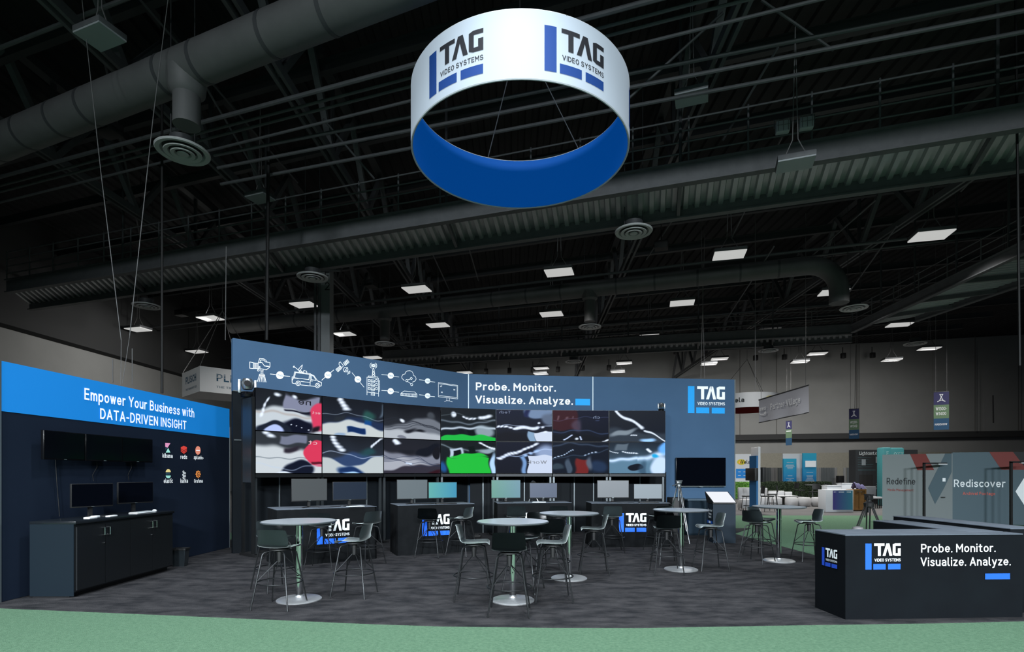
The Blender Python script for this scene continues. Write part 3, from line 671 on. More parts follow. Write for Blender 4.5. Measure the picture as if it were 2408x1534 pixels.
for p in ([(412, 430), (470, 437)], [(545, 448), (607, 455)], [(932, 492), (968, 460)], [(1015, 420), (1050, 390)], [(1238, 418), (1272, 460)], [(1318, 515), (1358, 562)], [(1537, 436), (1597, 441)], [(1658, 453), (1710, 460)],
          [(1918, 488), (1975, 495)], [(2028, 506), (2075, 512)], [(1537, 596), (1596, 600)], [(1658, 608), (1708, 615)], [(1918, 640), (1975, 645)], [(2028, 655), (2073, 660)]): d.stroke(PX(p), .012)
d.build('link_discs', white_p, t); dt.build('disc_lettering', mat('pale_blue_print', (84, 122, 154), .7), t, y=-.007)

t = thing('partition_wall', 'wide slate blue booth wall with white slogan and brand mark at right', 'booth wall', (HWR.A[0], HWR.A[1], 0), HWR.th)
MB().box((HWR.L / 2, .06, HH / 2), (HWR.L, .12, HH)).build('face_panel', slate, t)
MB().box((HWR.L + .015, .06, HH / 2), (.03, .14, HH)).build('edge_profile', silver, t)
m = MB()
for px in (1394,): u = HWR.uv(px, 930)[0]; m.box((u, -.002, 3.9), (.025, .02, 1.08))
m.box((.02, -.002, 3.9), (.025, .02, 1.08)).build('white_seam', seam, t)
d = D2(); HWR.fit(d, 'Probe. Monitor.', (1119, 919), (1307, 920), .215, .02); HWR.fit(d, 'Visualize. Analyze.', (1118, 949), (1347, 952), .215, .02); d.build('lettering', white_p, t)
a, b = HWR.uv(1353, 953.5), HWR.uv(1387.5, 938.5); D2().rect(a[0], a[1], b[0], b[1]).build('accent_bar', cyan_p, t)
a, b = HWR.uv(1617.5, 972), HWR.uv(1704.5, 910); put_logo(t, a[0], a[1], b[1] - a[1], (b[0] - a[0]) / (1.34 * (b[1] - a[1])), cyan_p)

# black lower panels behind the desks, right wing
o = thing('back_panel', 'black lower panelling under the right half of the screen wall', 'panel', (HWR.A[0], HWR.A[1], 0), HWR.th)
u1 = HWR.uv(1562, 1180)[0]
for k in range(6):
    MB().box((.05 + (u1 - .05) * (k + .5) / 6, -.14, .86), ((u1 - .05) / 6 - .015, .05, 1.7)).build('panel', panel_b, o)
m = MB()
for px in (1135, 1231, 1347, 1392, 1500): m.box((HWR.uv(px, 1180)[0], -.17, .86), (.022, .02, 1.7))
m.build('panel_seam', silver, o)

# ---- video wall, hall reflections painted into glowing screens
VP = []
for px, h in ((600, 203), (757, 183), (902, 167), (1036, 156), (1166, 151), (1299, 149.5), (1432, 148.6), (1565, 148)):
    Y = 1.70 * F / h; VP.append(((px - CX) / F * Y, Y))
GW, GH = 160, 90
uu, vv = np.meshgrid((np.arange(GW + 1)) / GW, (np.arange(GH + 1)) / GH, indexing='ij')
C_ = lambda *c: np.array(c, float)
def sst(x): x = np.clip(x, 0, 1); return x * x * (3 - 2 * x)
class Img:
    n = 0
    def __init__(s, top, bot):
        Img.n += 1; q = Img.n * 1.37
        s.U = uu + .022 * np.sin(10 * vv + q) + .014 * np.sin(17 * uu + 2 * q); s.V = vv + .03 * np.sin(8 * uu + 1.7 * q) + .018 * np.sin(19 * uu - q + 3 * vv)
        t_ = s.V.clip(0, 1)[..., None]; s.a = C_(*bot) * (1 - t_) + C_(*top) * t_
    def put(s, mask, c, op=1.): k = (np.clip(mask, 0, 1) * op)[..., None]; s.a = s.a * (1 - k) + C_(*c) * k; return s
    def ell(s, cx, cy, rx, ry, c, soft=.25, op=1., rot=0):
        x, y = s.U - cx, (s.V - cy) * .56; cr, sr = math.cos(R(rot)), math.sin(R(rot)); X, Yy = x * cr + y * sr, -x * sr + y * cr
        r = np.sqrt((X / rx) ** 2 + (Yy / (ry * .56)) ** 2); return s.put(sst((1 + soft - r) / (2 * soft)), c, op)
    def below(s, f, c, soft=.03, op=1.): return s.put(sst((f - s.V) / (soft * .6) * .5 + .5), c, op)
    def band(s, f, th, c, op=1.): return s.put(np.exp(-((s.V - f) / th) ** 2), c, op)
    def quad(s, x0, y0, x1, y1, c, soft=.02, sk=0., op=1.):
        x = s.U - sk * (s.V - y0); vw = s.V
        return s.put(sst((x - x0) / soft) * sst((x1 - x) / soft) * sst((vw - y0) / soft) * sst((y1 - vw) / soft), c, op)
    def lights(s, p, q, n, r, c=(250, 252, 255), op=1., rot=0):
        for k in range(n):
            f = k / max(1, n - 1); s.ell(p[0] + (q[0] - p[0]) * f, p[1] + (q[1] - p[1]) * f, r * 1.5, r * 1.4, c, .8, op, rot)
        return s
W_, sn = 2 * math.pi, np.sin
def hall_reflections():
    P = {}
    a = Img((38, 42, 46), (60, 66, 72)); a.below(.52 + .12 * sn(uu * 3 - .3) - .5 * np.maximum(0, uu - .5), (206, 208, 204), .10).quad(.4, .56, .99, .97, (136, 136, 152), .03, -.05).quad(.40, .5, .85, .57, (34, 34, 52), .03)
    a.ell(.62, 1.0, .28, .14, (36, 40, 44), .3).band(.43 - .05 * (uu - .6), .03, (190, 180, 170)).ell(.62, .16, .24, .2, (20, 26, 48), .2).ell(.28, .02, .26, .2, (36, 44, 60), .12).ell(.27, .0, .15, .12, (190, 200, 235), .15).ell(1.0, .42, .2, .38, (226, 62, 92), .1).quad(.8, .0, 1.02, .2, (40, 30, 40), .08)
    a.lights((.17, .72), (.05, .4), 4, .022, rot=60).lights((.3, .88), (.55, .9), 2, .03).lights((.5, .2), (.8, .12), 4, .008); P[0, 0] = a
    a = Img((60, 64, 66), (70, 76, 84)); a.below(.62 + .06 * sn(uu * 6) - .6 * np.maximum(0, uu - .75), (212, 212, 206), .12).quad(.28, .72, .75, .98, (120, 122, 136), .05, .1).quad(.38, .5, .68, .7, (58, 50, 60), .08).band(.34 + .05 * sn(uu * 4), .012, (110, 118, 122), .8)
    a.ell(.62, .05, .26, .26, (22, 30, 52), .15).ell(.42, .0, .14, .06, (240, 244, 250), .3).ell(.98, .5, .27, .34, (228, 58, 86), .06).quad(.8, .2, 1.02, .3, (96, 24, 40), .05).lights((.15, .97), (.2, .9), 2, .03).band(.15 + .05 * sn(uu * 7 + 1), .016, (200, 210, 220), .5); P[1, 0] = a
    a = Img((34, 38, 44), (52, 60, 74)); a.below(.42 + .1 * sn(uu * 4.2 - 1.2), (44, 60, 92), .1).below(.26 + .14 * sn(uu * 3.3 + .2), (208, 208, 198), .06).quad(.36, .04, .70, .24, (22, 56, 112), .04, .1).quad(.68, .3, .84, .48, (26, 84, 150), .05).ell(.74, .58, .1, .14, (52, 110, 96), .5, .8)
    a.quad(.16, .38, .4, .56, (50, 56, 62), .06).quad(.86, .55, 1.0, 1.0, (96, 110, 122), .08, .25).lights((.3, .96), (.36, .7), 4, .035).ell(.25, .02, .1, .07, (150, 170, 190), .3).band(.55 + .04 * sn(uu * 5), .01, (170, 180, 190), .6); P[0, 1] = a
    a = Img((38, 42, 48), (70, 80, 96)); a.below(.46 + .14 * sn(uu * 6.5 - 2.0), (58, 80, 118), .1).below(.33 + .14 * sn(uu * 6.0 + 2.2), (198, 200, 192), .05).ell(.44, .02, .2, .17, (32, 62, 112), .2).ell(.45, .0, .14, .05, (190, 225, 250), .4).ell(.72, .6, .12, .1, (46, 100, 100), .6, .7)
    a.lights((.18, .95), (.28, .62), 5, .03).lights((.8, .75), (1.0, .98), 5, .022, rot=40).band(.5 + .05 * sn(uu * 5 + 1), .012, (190, 200, 215), .7); P[1, 1] = a
    a = Img((30, 32, 36), (70, 74, 80)); a.below(.46 + .16 * sn((uu - .3) * 3.6), (118, 120, 124), .09).below(.22 + .06 * sn(uu * 5), (188, 188, 186), .1)
    for k in range(5): a.band(.3 + .04 * k + (.1 + .01 * k) * sn(uu * (3.6 + .3 * k) + .3 * k - .8), .008, (54, 58, 66), .8)
    a.ell(.45, .25, .08, .05, (40, 42, 48), .7).ell(.62, .22, .1, .04, (38, 40, 46), .7).ell(.3, .56, .045, .05, (250, 250, 250), .6).ell(.32, .06, .09, .05, (128, 128, 134), .2).ell(.85, .7, .06, .1, (80, 84, 88), .5); P[0, 2] = a
    a = Img((44, 46, 52), (56, 54, 62)); a.below(.62 + .12 * sn(uu * 4 + 2.6), (132, 132, 140), .1).below(.36 + .08 * sn(uu * 5.2), (176, 174, 176), .1).below(.18 + .1 * sn(uu * 3.0 + 5.2), (66, 60, 70), .06).ell(.78, .72, .22, .13, (30, 34, 44), .2, 1, 25).ell(.95, .62, .08, .2, (34, 34, 40), .15)
    for k in range(4): a.band(.36 + .06 * k - .2 * uu + .06 * sn(uu * 9 + k), .008, (56, 64, 86), .7 * 1)
    a.ell(.42, .62, .12, .05, (40, 42, 48), .8).lights((.36, .27), (.43, .27), 3, .014, (230, 240, 255)).lights((.17, .95), (.22, .86), 3, .03).ell(.92, .04, .12, .07, (70, 24, 34), .5); P[1, 2] = a
    a = Img((38, 44, 46), (34, 44, 50)); a.band(.55 + .2 * (uu - .4) ** 2, .03, (150, 160, 168), .6).below(.34 + .12 * sn(uu * 3 - .2), (28, 36, 42), .06).band(.32 + .1 * sn(uu * 3 - .2), .035, (196, 204, 208)).ell(.78, .28, .18, .2, (176, 188, 190), .3, .8).quad(.3, .18, .44, .36, (22, 30, 36), .03).quad(.47, .18, .6, .38, (14, 26, 30), .03)
    a.below(.2 - .5 * (uu - .5) ** 2, (34, 200, 70), .03).ell(.2, .78, .04, .08, (240, 244, 246), .5).lights((.4, .76), (.58, .7), 4, .02).lights((.7, .72), (.85, .75), 3, .035).band(.72 + .1 * sn(uu * 5), .015, (120, 130, 132), .5); P[0, 3] = a
    a = Img((32, 40, 40), (26, 34, 44)); a.band(.78 + .1 * sn(uu * 4 + 2), .03, (140, 152, 156), .7).quad(.12, .5, .4, .82, (196, 206, 214), .04).quad(.2, .52, .36, .76, (20, 28, 30), .03).quad(.46, .48, .64, .85, (14, 30, 26), .04).ell(.83, .72, .16, .07, (150, 164, 168), .5, 1, 20)
    a.quad(.1, -.1, .93, .54, (38, 206, 62), .05, -.06).ell(.5, .55, .33, .06, (38, 206, 62), .2).ell(.96, .25, .06, .4, (190, 220, 246), .4).ell(.03, .2, .06, .16, (40, 120, 200), .5, .7).lights((.75, .92), (.98, .8), 6, .02); P[1, 3] = a
    a = Img((26, 34, 58), (30, 34, 44)); a.ell(.78, 1.0, .28, .26, (118, 136, 160), .15).quad(.5, .75, .62, 1.1, (36, 44, 90), .05).ell(.95, .7, .12, .2, (100, 112, 130), .4).below(.26 - .1 * (uu - .3), (24, 26, 36), .1).quad(.58, -.1, .72, .34, (140, 166, 186), .03, -.05).quad(.71, -.1, 1.1, .32, (216, 220, 226), .02, -.1)
    a.lights((.02, .5), (.3, .38), 5, .022).lights((.35, .4), (.7, .46), 6, .035).lights((.75, .6), (.9, .3), 3, .02).band(.47 + .03 * sn(uu * 8), .012, (220, 230, 245), .6); P[0, 4] = a
    a = Img((26, 32, 52), (24, 28, 42)); a.ell(.92, .6, .2, .3, (150, 164, 190), .5).lights((.05, .46), (.7, .92), 11, .028).lights((.52, .58), (.75, .7), 3, .03, (170, 200, 235)).quad(.46, -.1, .58, .6, (122, 156, 196), .05, -.1).quad(.555, -.1, 1.1, .56, (212, 216, 226), .015, .0).band(.62 + .3 * (uu - .5), .014, (200, 215, 240), .7); P[1, 4] = a
    a = Img((22, 28, 54), (16, 24, 38)); a.quad(-.1, .35, .5, 1.1, (74, 28, 36), .06, -.08).ell(.44, .5, .1, .2, (92, 76, 92), .4, .8).quad(.05, .7, .13, .9, (130, 100, 104), .05).quad(.2, .7, .28, .82, (120, 96, 100), .05).quad(.3, .72, .36, .84, (118, 96, 100), .04).band(.3 + .04 * sn(uu * 4), .02, (66, 84, 116), .8).below(.2 + .04 * sn(uu * 6), (14, 20, 30), .06)
    a.lights((.22, .1), (.3, .18), 4, .014, (220, 230, 255)).lights((.48, .14), (.52, .05), 4, .012, (220, 230, 255)).lights((.42, .06), (.42, .06), 1, .025).lights((.93, .03), (.98, .06), 2, .02).band(.75 + .12 * (uu - .5), .01, (120, 130, 170), .4).quad(.72, .68, .86, .74, (120, 140, 180), .05, .3); P[0, 5] = a
    a = Img((20, 30, 46), (18, 30, 46)); a.band(.86 + .1 * sn(uu * 3.5), .03, (90, 106, 128), .6).quad(.36, -.1, .62, .5, (140, 40, 36), .05, .1).ell(.28, .2, .07, .25, (78, 92, 106), .3).ell(.82, .22, .14, .2, (40, 62, 92), .4).ell(.66, .34, .06, .2, (96, 104, 116), .5)
    a.lights((.02, .46), (.35, .72), 9, .012, (200, 215, 230)).lights((.56, .62), (.76, .7), 4, .014, (220, 230, 245)).band(.5 + .3 * (uu - .2), .02, (90, 110, 130), .5).ell(.08, .2, .1, .1, (60, 76, 86), .4); P[1, 5] = a
    a = Img((36, 42, 50), (26, 34, 48)); a.below(.34 + .1 * sn(uu * 5 + 1), (60, 70, 80), .12).ell(.25, .3, .25, .08, (150, 158, 160), .4, .8, 15).lights((.14, .97), (.58, .46), 9, .032, rot=-30).lights((.66, .34), (1.0, .04), 12, .016, rot=-25).ell(.68, .02, .12, .06, (170, 215, 255), .6).lights((.4, .24), (.5, .2), 4, .012); P[0, 6] = a
    a = Img((40, 52, 64), (96, 128, 146)); a.below(.42 + .06 * sn(uu * 3), (96, 130, 148), .12).quad(.1, .72, .36, .98, (100, 112, 120), .05).ell(.48, .17, .13, .1, (20, 28, 42), .15).ell(.9, .25, .14, .34, (212, 228, 244), .3).band(.45 + .55 * (uu - .55) * (uu > .5), .05 + .1 * (uu - .4) * (uu > .5), (214, 234, 255)).ell(.98, .85, .08, .2, (110, 180, 250), .5).ell(.82, .58, .05, .06, (30, 170, 220), .5)
    a.ell(.6, .1, .06, .3, (60, 90, 110), .5, .7).lights((.25, .7), (.5, .6), 7, .014).lights((.7, .8), (.76, .72), 4, .02).lights((.0, .8), (.16, .66), 8, .008); P[1, 6] = a
    return P
REFLECTIONS = hall_reflections()
scr_m = bpy.data.materials.new('display_reflection_paint'); scr_m.use_nodes = True  # screens emit reflections of the hall painted as vertex colours
nt = scr_m.node_tree; bs = nt.nodes['Principled BSDF']; at_n = nt.nodes.new('ShaderNodeVertexColor'); at_n.layer_name = 'painted_reflection'
bs.inputs['Base Color'].default_value = (.002, .002, .003, 1); bs.inputs['Roughness'].default_value = .35; bs.inputs['Specular IOR Level'].default_value = .02; nt.links.new(at_n.outputs[0], bs.inputs['Emission Color']); bs.inputs['Emission Strength'].default_value = 1.05
def screen_face(img, wd, ht, parent, y=-.003):
    a = img.a.clip(0, 255) / 255.; lum = a.mean(-1, keepdims=True); a = a * (.6 + .4 * np.clip(lum / .5, 0, 1)) * np.array([.96, 1., 1.06]); a = a.clip(0, 1); L = np.where(a <= .04045, a / 12.92, ((a + .055) / 1.055) ** 2.4)
    n = (GW + 1) * (GH + 1); co = np.zeros((n, 3)); co[:, 0] = (uu.ravel() - .5) * wd; co[:, 2] = vv.ravel() * ht; co[:, 1] = y
    idx = np.arange(n).reshape(GW + 1, GH + 1); fc = np.stack([idx[:-1, :-1], idx[1:, :-1], idx[1:, 1:], idx[:-1, 1:]], -1).reshape(-1, 4)
    me = bpy.data.meshes.new('screen'); me.from_pydata(co.tolist(), [], fc.tolist())
    ca = me.color_attributes.new('painted_reflection', 'FLOAT_COLOR', 'POINT'); buf = np.ones((n, 4), np.float32); buf[:, :3] = L.reshape(-1, 3); ca.data.foreach_set('color', buf.ravel())
    me.materials.append(scr_m); o = bpy.data.objects.new('screen', me); COL.objects.link(o); o.parent = parent; return o
VN = [['tilted lilac signboard and pink corner', 'navy panel on a white sweep', 'grey wavy outlines', 'thin green strip at the bottom', 'white block at lower right', 'maroon patch at upper left', 'diagonal row of white lamps'],
      ['big red patch at right', 'blue patch at the bottom', 'grey swirls and a headlight glint', 'broad bright green field', 'white block with a mirrored word', 'red block at the bottom', 'pale blue glare at right']]
VZ, VH = 1.66, .845
for c in range(7):
    A, B = VP[c], VP[c + 1]; L = math.hypot(B[0] - A[0], B[1] - A[1]); th = math.atan2(B[1] - A[1], B[0] - A[0]); mid = ((A[0] + B[0]) / 2, (A[1] + B[1]) / 2)
    for r in range(2):
        t = thing('wall_display', 'video wall display, %s row, %s from left, painted reflection: %s' % (('upper', 'lower')[r], ORD[c], VN[r][c]), 'display', (mid[0], mid[1], VZ + (1 - r) * (VH + .008)), th, 'video wall displays')
        MB().box((0, .035, VH / 2), (L - .008, .07, VH)).build('casing', blackg, t)
        s_ = screen_face(REFLECTIONS[r, c], L - .022, VH - .014, t); s_.location = (0, 0, .007)
        for rc_, word, x_, z_, cp_, w_, cl_ in (((1, 4), 'Work', .06, .26, .09, .34, (120, 126, 140)), ((0, 0), 'ne', .12, .60, .13, .2, (28, 28, 40)), ((0, 0), 'ect', .34, .43, .06, .13, (250, 200, 210)), ((1, 0), 'ct', .28, .62, .09, .14, (250, 200, 210)), ((0, 5), 'ch', .22, .62, .08, .12, (90, 110, 150)), ((0, 4), 'Tech', -.44, .74, .07, .2, (80, 96, 140))):
            if rc_ == (r, c): D2().text(word, x_ * L, z_, cp_, width=w_ * L, mirror=True).build('mirrored_word', mat('reflected_word_%d_%d_%d' % cl_, (10, 10, 12), .5, emit=.8, ecol=cl_), t, y=-.006)  # reflected lettering, painted as glowing reversed words
    t = thing('display_stand', 'dark metal stand under the %s column of video wall displays from the left' % ORD[c], 'display stand', (mid[0], mid[1], 0), th, 'video wall stands')
    MB().beam((-L / 2 + .01, .02, VZ - .045), (L / 2 - .01, .02, VZ - .045), .06, .07).build('bottom_rail', gun, t, False)
    for s in (-1, 1): MB().box((s * (L / 2 - .045), .08, VZ / 2), (.05, .05, VZ)).build('post', mat('post_grey_metal', (96, 102, 106), .35, .85), t)
    MB().box((-L / 2 + .05, .1, .03), (.07, .5, .05)).box((L / 2 - .05, .1, .03), (.07, .5, .05)).build('foot', black_m, t)
    for s in (-1, 1): MB().box((s * (L / 2 - .05), .11, VZ + VH), (.06, .06, 1.6)).build('upright', black_m, t)
# end tower at the far left of the video wall
dx, dy = VP[1][0] - VP[0][0], VP[1][1] - VP[0][1]; th0 = math.atan2(dy, dx); n0 = (-math.sin(th0), math.cos(th0))
t = thing('end_tower', 'tall narrow black truss tower closing the left end of the screen wall', 'tower', (VP[0][0], VP[0][1], 0), th0)
MB().box((-.03, .22, 2.32), (.045, .36, 1.68)).build('side_panel', mat('black_satin_panel', (30, 36, 42), .3), t)
MB().box((-.03, .03, 1.6), (.05, .05, 3.14)).box((-.03, .42, 1.6), (.05, .05, 3.14)).build('post', gun, t)
MB().box((-.03, .2, .04), (.07, .62, .06)).box((.2, -.08, .04), (.5, .07, .06)).box((.2, .42, .04), (.5, .07, .06)).build('floor_frame', black_m, t)
def ptz(label, loc, rz, s=1.):
    t = thing('robotic_camera', label, 'video camera', loc, rz)
    MB().lathe([(0, 0), (.075 * s, 0), (.08 * s, .03 * s), (.06 * s, .06 * s), (.0, .06 * s)], 24).build('base', blackg, t)
    MB().box((-.085 * s, 0, .12 * s), (.03 * s, .09 * s, .16 * s), bev=.01).box((.085 * s, 0, .12 * s), (.03 * s, .09 * s, .16 * s), bev=.01).build('yoke', alu, t)
    MB().lathe([(0, -.07 * s), (.05 * s, -.06 * s), (.068 * s, -.02 * s), (.068 * s, .03 * s), (.045 * s, .065 * s), (0, .07 * s)], 24, (0, 0, .15 * s)).build('head', alu, t)
    MB().tube([(0, -.05 * s, .15 * s), (0, -.13 * s, .145 * s)], .035 * s, 20).build('lens', blackg, t); return t
pt = (VP[0][0] + n0[0] * .2, VP[0][1] + n0[1] * .2)
ptz('chrome robotic camera mounted on the black tower at the left', (pt[0] - .05, pt[1], 3.18), R(25), 1.7)
ptz('small robotic camera standing on the rightmost upper display', (VP[7][0] - .1, VP[7][1] + .05, VZ + 2 * VH + .01), R(-8), 1.)

# ================================================================ FURNITURE
def bar_stool():
    t = empty('bar_stool')
    prof = [(.205, .708, .34), (.195, .726, .36), (.17, .737, .385), (.10, .735, .40), (.0, .728, .405), (-.08, .727, .40), (-.135, .735, .40), (-.17, .757, .398), (-.19, .79, .395), (-.205, .84, .39), (-.222, .90, .38), (-.236, .955, .365), (-.243, .968, .35)]
    n = len(prof) - 1
    def fn(i, j):
        y, z, wd = prof[min(n, int(round(i * n)))]; s = 2 * j - 1
        bk = max(0, min(1, (i * n - 6) / 3.))
        return (s * wd / 2, y + .055 * bk * s * s, z + .022 * (1 - bk) * s * s - .01 * bk * s ** 4 * (i > .9))
    m = MB().grid(fn, n, 12)
    bmesh.ops.solidify(m.bm, geom=list(m.bm.faces), thickness=.013)
    m.build('seat_shell', blackp, t, angle=60)
    MB().lathe([(0, .715), (.11, .715), (.11, .70), (.035, .69), (.028, .55), (0, .55)], 20).build('swivel_post', black_m, t)
    for sx in (-1, 1):
        for sy in (-1, 1):
            MB().tube([(sx * .07, sy * .07, .692), (sx * .125, sy * .125, .68), (sx * .142, sy * .142, .655), (sx * .235, sy * .235, .004)], .0095, 8).build('leg', gun, t)
            MB().tube([(sx * .02, sy * .02, .56), (sx * .188, sy * .188, .335)], .0055, 6).build('brace_rod', gun, t)
    MB().tube([(.262 * math.cos(2 * math.pi * k / 32), .262 * math.sin(2 * math.pi * k / 32), .31) for k in range(32)], .008, 8, closed=True).build('foot_ring', gun, t)
    return t
sproto = bar_stool(); first = [True]
def stool(x, y, dx, dy, lb, grp):
    o = sproto if first[0] else copy_tree(sproto); first[0] = False
    o.location = (x, y, .016); o.rotation_euler = (0, 0, math.atan2(dy, dx) - math.pi / 2)
    tag(o, 'black bar stool ' + lb, 'stool', grp)
g1, g2, g3, g4, g5, gd = ('stools round the left front table', 'stools round the middle front table', 'stools round the middle back table', 'stools round the right table', 'stools round the table at the carpet corner', 'stools drawn up to the desks')
stool(-2.86, 6.70, .12, 1, 'in front of the left white topped table, its back to the viewer', g1)
stool(-3.36, 7.72, .75, -.6, 'half hidden behind the left front table and another stool', g1)
stool(-2.12, 7.32, -1, .12, 'seen from the side at the right of the left front table', g1)
stool(-3.30, 9.45, -.05, 1, 'at the leftmost desk, in front of its blue logo bar', gd)
stool(-2.62, 9.85, -.8, .6, 'turned sideways at the right end of the leftmost desk', gd)
stool(-1.63, 10.75, .1, 1, 'in the middle of the second desk from the left', gd)
stool(-1.02, 11.0, -.9, .4, 'turned sideways at the right end of the second desk from left', gd)
stool(-.50, 7.14, 1, .0, 'seen from the side at the left of the middle front table', g2)
stool(-.03, 6.40, .05, 1, 'nearest the viewer, before the middle front table', g2)
stool(.53, 7.08, -1, -.02, 'seen from the side at the right of the middle front table', g2)
stool(.16, 7.62, -.35, -1, 'behind the middle front table, facing the viewer', g2)
stool(.62, 8.28, .22, 1, 'between the two middle tables, its back to the viewer', g3)
stool(1.34, 8.92, -1, .08, 'at the right of the middle back table, seat toward the left', g3)
stool(.50, 9.30, .5, -1, 'behind the middle back table with a pale lit backrest', g3)
stool(.09, 11.4, 0, 1, 'at the third desk, left of its white logo', gd)
stool(.98, 11.5, .05, 1, 'at the third desk, rising behind the middle back table top', gd)
stool(2.10, 11.45, .05, 1, 'at the left side of the rightmost desk', gd)
stool(3.12, 11.55, -.35, 1, 'at the right side of the rightmost desk', gd)
stool(2.55, 8.98, .08, 1, 'in front of the right table, its back to the viewer', g4)
stool(2.84, 9.95, .1, -1, 'behind the right table, peeping above another stool', g4)
stool(3.40, 9.32, -1, .0, 'seen from the side between the right table and the kiosk', g4)
stool(4.52, 10.06, .7, .55, 'at the left of the table by the carpet corner', g5)
stool(4.96, 10.85, .55, -1, 'behind the table by the carpet corner', g5)
stool(5.62, 10.30, -1, .05, 'at the right of the table by the carpet corner', g5)

top_m = mat('table_laminate', (150, 156, 162), .22)
def round_table():
    t = empty('round_table')
    MB().lathe([(0, 1.0), (.44, 1.0), (.46, 1.01), (.462, 1.02), (.455, 1.028), (0, 1.03)], 56).build('table_top', top_m, t)
    MB().lathe([(.46, 1.008), (.466, 1.012), (.466, 1.024), (.46, 1.028)], 56).build('edge_band', mat('table_edge', (70, 76, 80), .4), t)
    MB().lathe([(0, 0), (.278, 0), (.28, .012), (.262, .024), (.12, .034), (.055, .045), (.048, .06), (0, .06)], 48).build('base', mat('satin_chrome', (232, 234, 236), .42, .9), t)
    MB().lathe([(.044, .045), (.044, .985), (.11, .99), (.12, 1.0)], 32).build('column', chrome, t)
    return t
tp = None
for x, y, lb in ((-2.76, 7.06, 'round bar table with a pale top and chrome foot, front left'), (.01, 7.02, 'round bar table with a dull grey top and chrome foot, front middle'),
                 (.89, 8.5, 'round bar table with a pale top behind the front middle table'), (2.88, 9.28, 'round chrome footed bar table at right before the tripod'), (5.0, 10.2, 'round bar table on the far right corner of the charcoal carpet')):
    if tp is None: tp = o = round_table()
    else: o = copy_tree(tp)
    o.location = (x, y, .016); tag(o, lb, 'table', 'round bar tables')

# ---- covered desks
def covered_desk(A, B, dep, h, lb, logo, lpx):
    pl = Plane(A, B); t = thing('covered_desk', lb, 'desk', (A[0], A[1], .016), pl.th, 'black covered desks')
    L = pl.L
    # cloth cover: slightly flared, with soft folds
    N = 84; per = []
    for k in range(N):
        s = k / N * 2 * (L + dep)
        if s < L: p, q = (s, 0), (0, -1)
        elif s < L + dep: p, q = (L, s - L), (1, 0)
        elif s < 2 * L + dep: p, q = (2 * L + dep - s, dep), (0, 1)
        else: p, q = (0, 2 * (L + dep) - s), (-1, 0)
        per.append((p, q))
    m = MB(); bm = m.bm; rings = []
    for zi, z in enumerate((h, h - .015, h * .72, h * .4, .12, .0)):
        rg = []
        for k, (p, q) in enumerate(per):
            fl_ = .012 * (1 - z / h) + .009 * (1 - z / h) * math.sin(k * 1.9 + A[0] * 5) + (.006 if zi else 0)
            rg.append(bm.verts.new((p[0] + q[0] * fl_, p[1] + q[1] * fl_, z)))
        rings.append(rg)
    for a, b in zip(rings, rings[1:]):
        for k in range(N): bm.faces.new((a[k], a[(k + 1) % N], b[(k + 1) % N], b[k]))
    m.build('table_cover', cloth_b, t)
    MB().box((L / 2, dep / 2, h + .004), (L + .012, dep + .012, .012), bev=.004).build('table_top', counter_t, t)
    if logo:
        a, b = pl.uv(*lpx[0]), pl.uv(*lpx[1]); put_logo(t, a[0], a[1] - .016, b[1] - a[1], (b[0] - a[0]) / (1.34 * (b[1] - a[1])), mat('vivid_blue_print', (12, 96, 225), .7), y=-.032)
    return pl, t
D1, _ = covered_desk((-4.11, 9.51), (-2.62, 10.51), .85, 1.0, 'black cloth covered desk at far left with brand mark', True, ((744, 1281), (820.5, 1220)))
D2_, _ = covered_desk((-2.28, 10.86), (-.80, 11.5), .75, 1.0, 'second black covered desk from the left with a teal lit monitor', True, ((992, 1261), (1056, 1209)))
D3, _ = covered_desk((-.32, 11.95), (1.33, 12.15), .75, .985, 'third black covered desk, mostly hidden by the middle tables', True, ((1210, 1250), (1280, 1206)))
D4, _ = covered_desk((1.77, 12.12), (3.52, 12.16), .75, .975, 'rightmost black covered desk with a fully readable brand mark', True, ((1455, 1251), (1519, 1207)))

def monitor(lb, x, y, rz, wd, ht, zb, zt, scr, logo=True, base=True, grp='desk monitors', mc=None):
    """x, y = foot; the screen faces local -y; zb = table height, zt = lower edge of the panel"""
    t = thing('monitor', lb, 'monitor', (x, y, zb), rz, grp); z = zt - zb
    MB().box((0, 0, z + ht / 2), (wd, .035, ht), bev=.006).build('panel', mc or black_m, t)
    D2().rect(-wd / 2 + .008, z + .018, wd / 2 - .008, z + ht - .008).build('screen', scr, t, y=-.0185)
    D2().rect(-.02, z + .003, .02, z + .012).build('maker_plate', silver, t, y=-.0185)
    MB().box((0, .05, (z + ht * .5) / 2), (.05, .03, z + ht * .5)).build('stand_arm', black_m, t)
    MB().beam((0, .05, .012), (-.15, -.10, .008), .03, .012).beam((0, .05, .012), (.15, -.10, .008), .03, .012).beam((0, .05, .012), (0, .12, .008), .04, .012).build('stand_foot', black_m, t)
    return t
def scr(name, c, c2=None):
    m = mat(name, (6, 8, 10), .35, emit=.75, ecol=c)
    if c2:
        nt = m.node_tree; b = nt.nodes['Principled BSDF']; tc = nt.nodes.new('ShaderNodeTexCoord'); sp = nt.nodes.new('ShaderNodeSeparateXYZ'); cr = nt.nodes.new('ShaderNodeValToRGB')
        nt.links.new(tc.outputs['Generated'], sp.inputs[0]); nt.links.new(sp.outputs['X'], cr.inputs[0]); nt.links.new(cr.outputs[0], b.inputs['Emission Color'])
        cr.color_ramp.elements[0].color = rgb(*c); cr.color_ramp.elements[1].color = rgb(*c2)
    return m
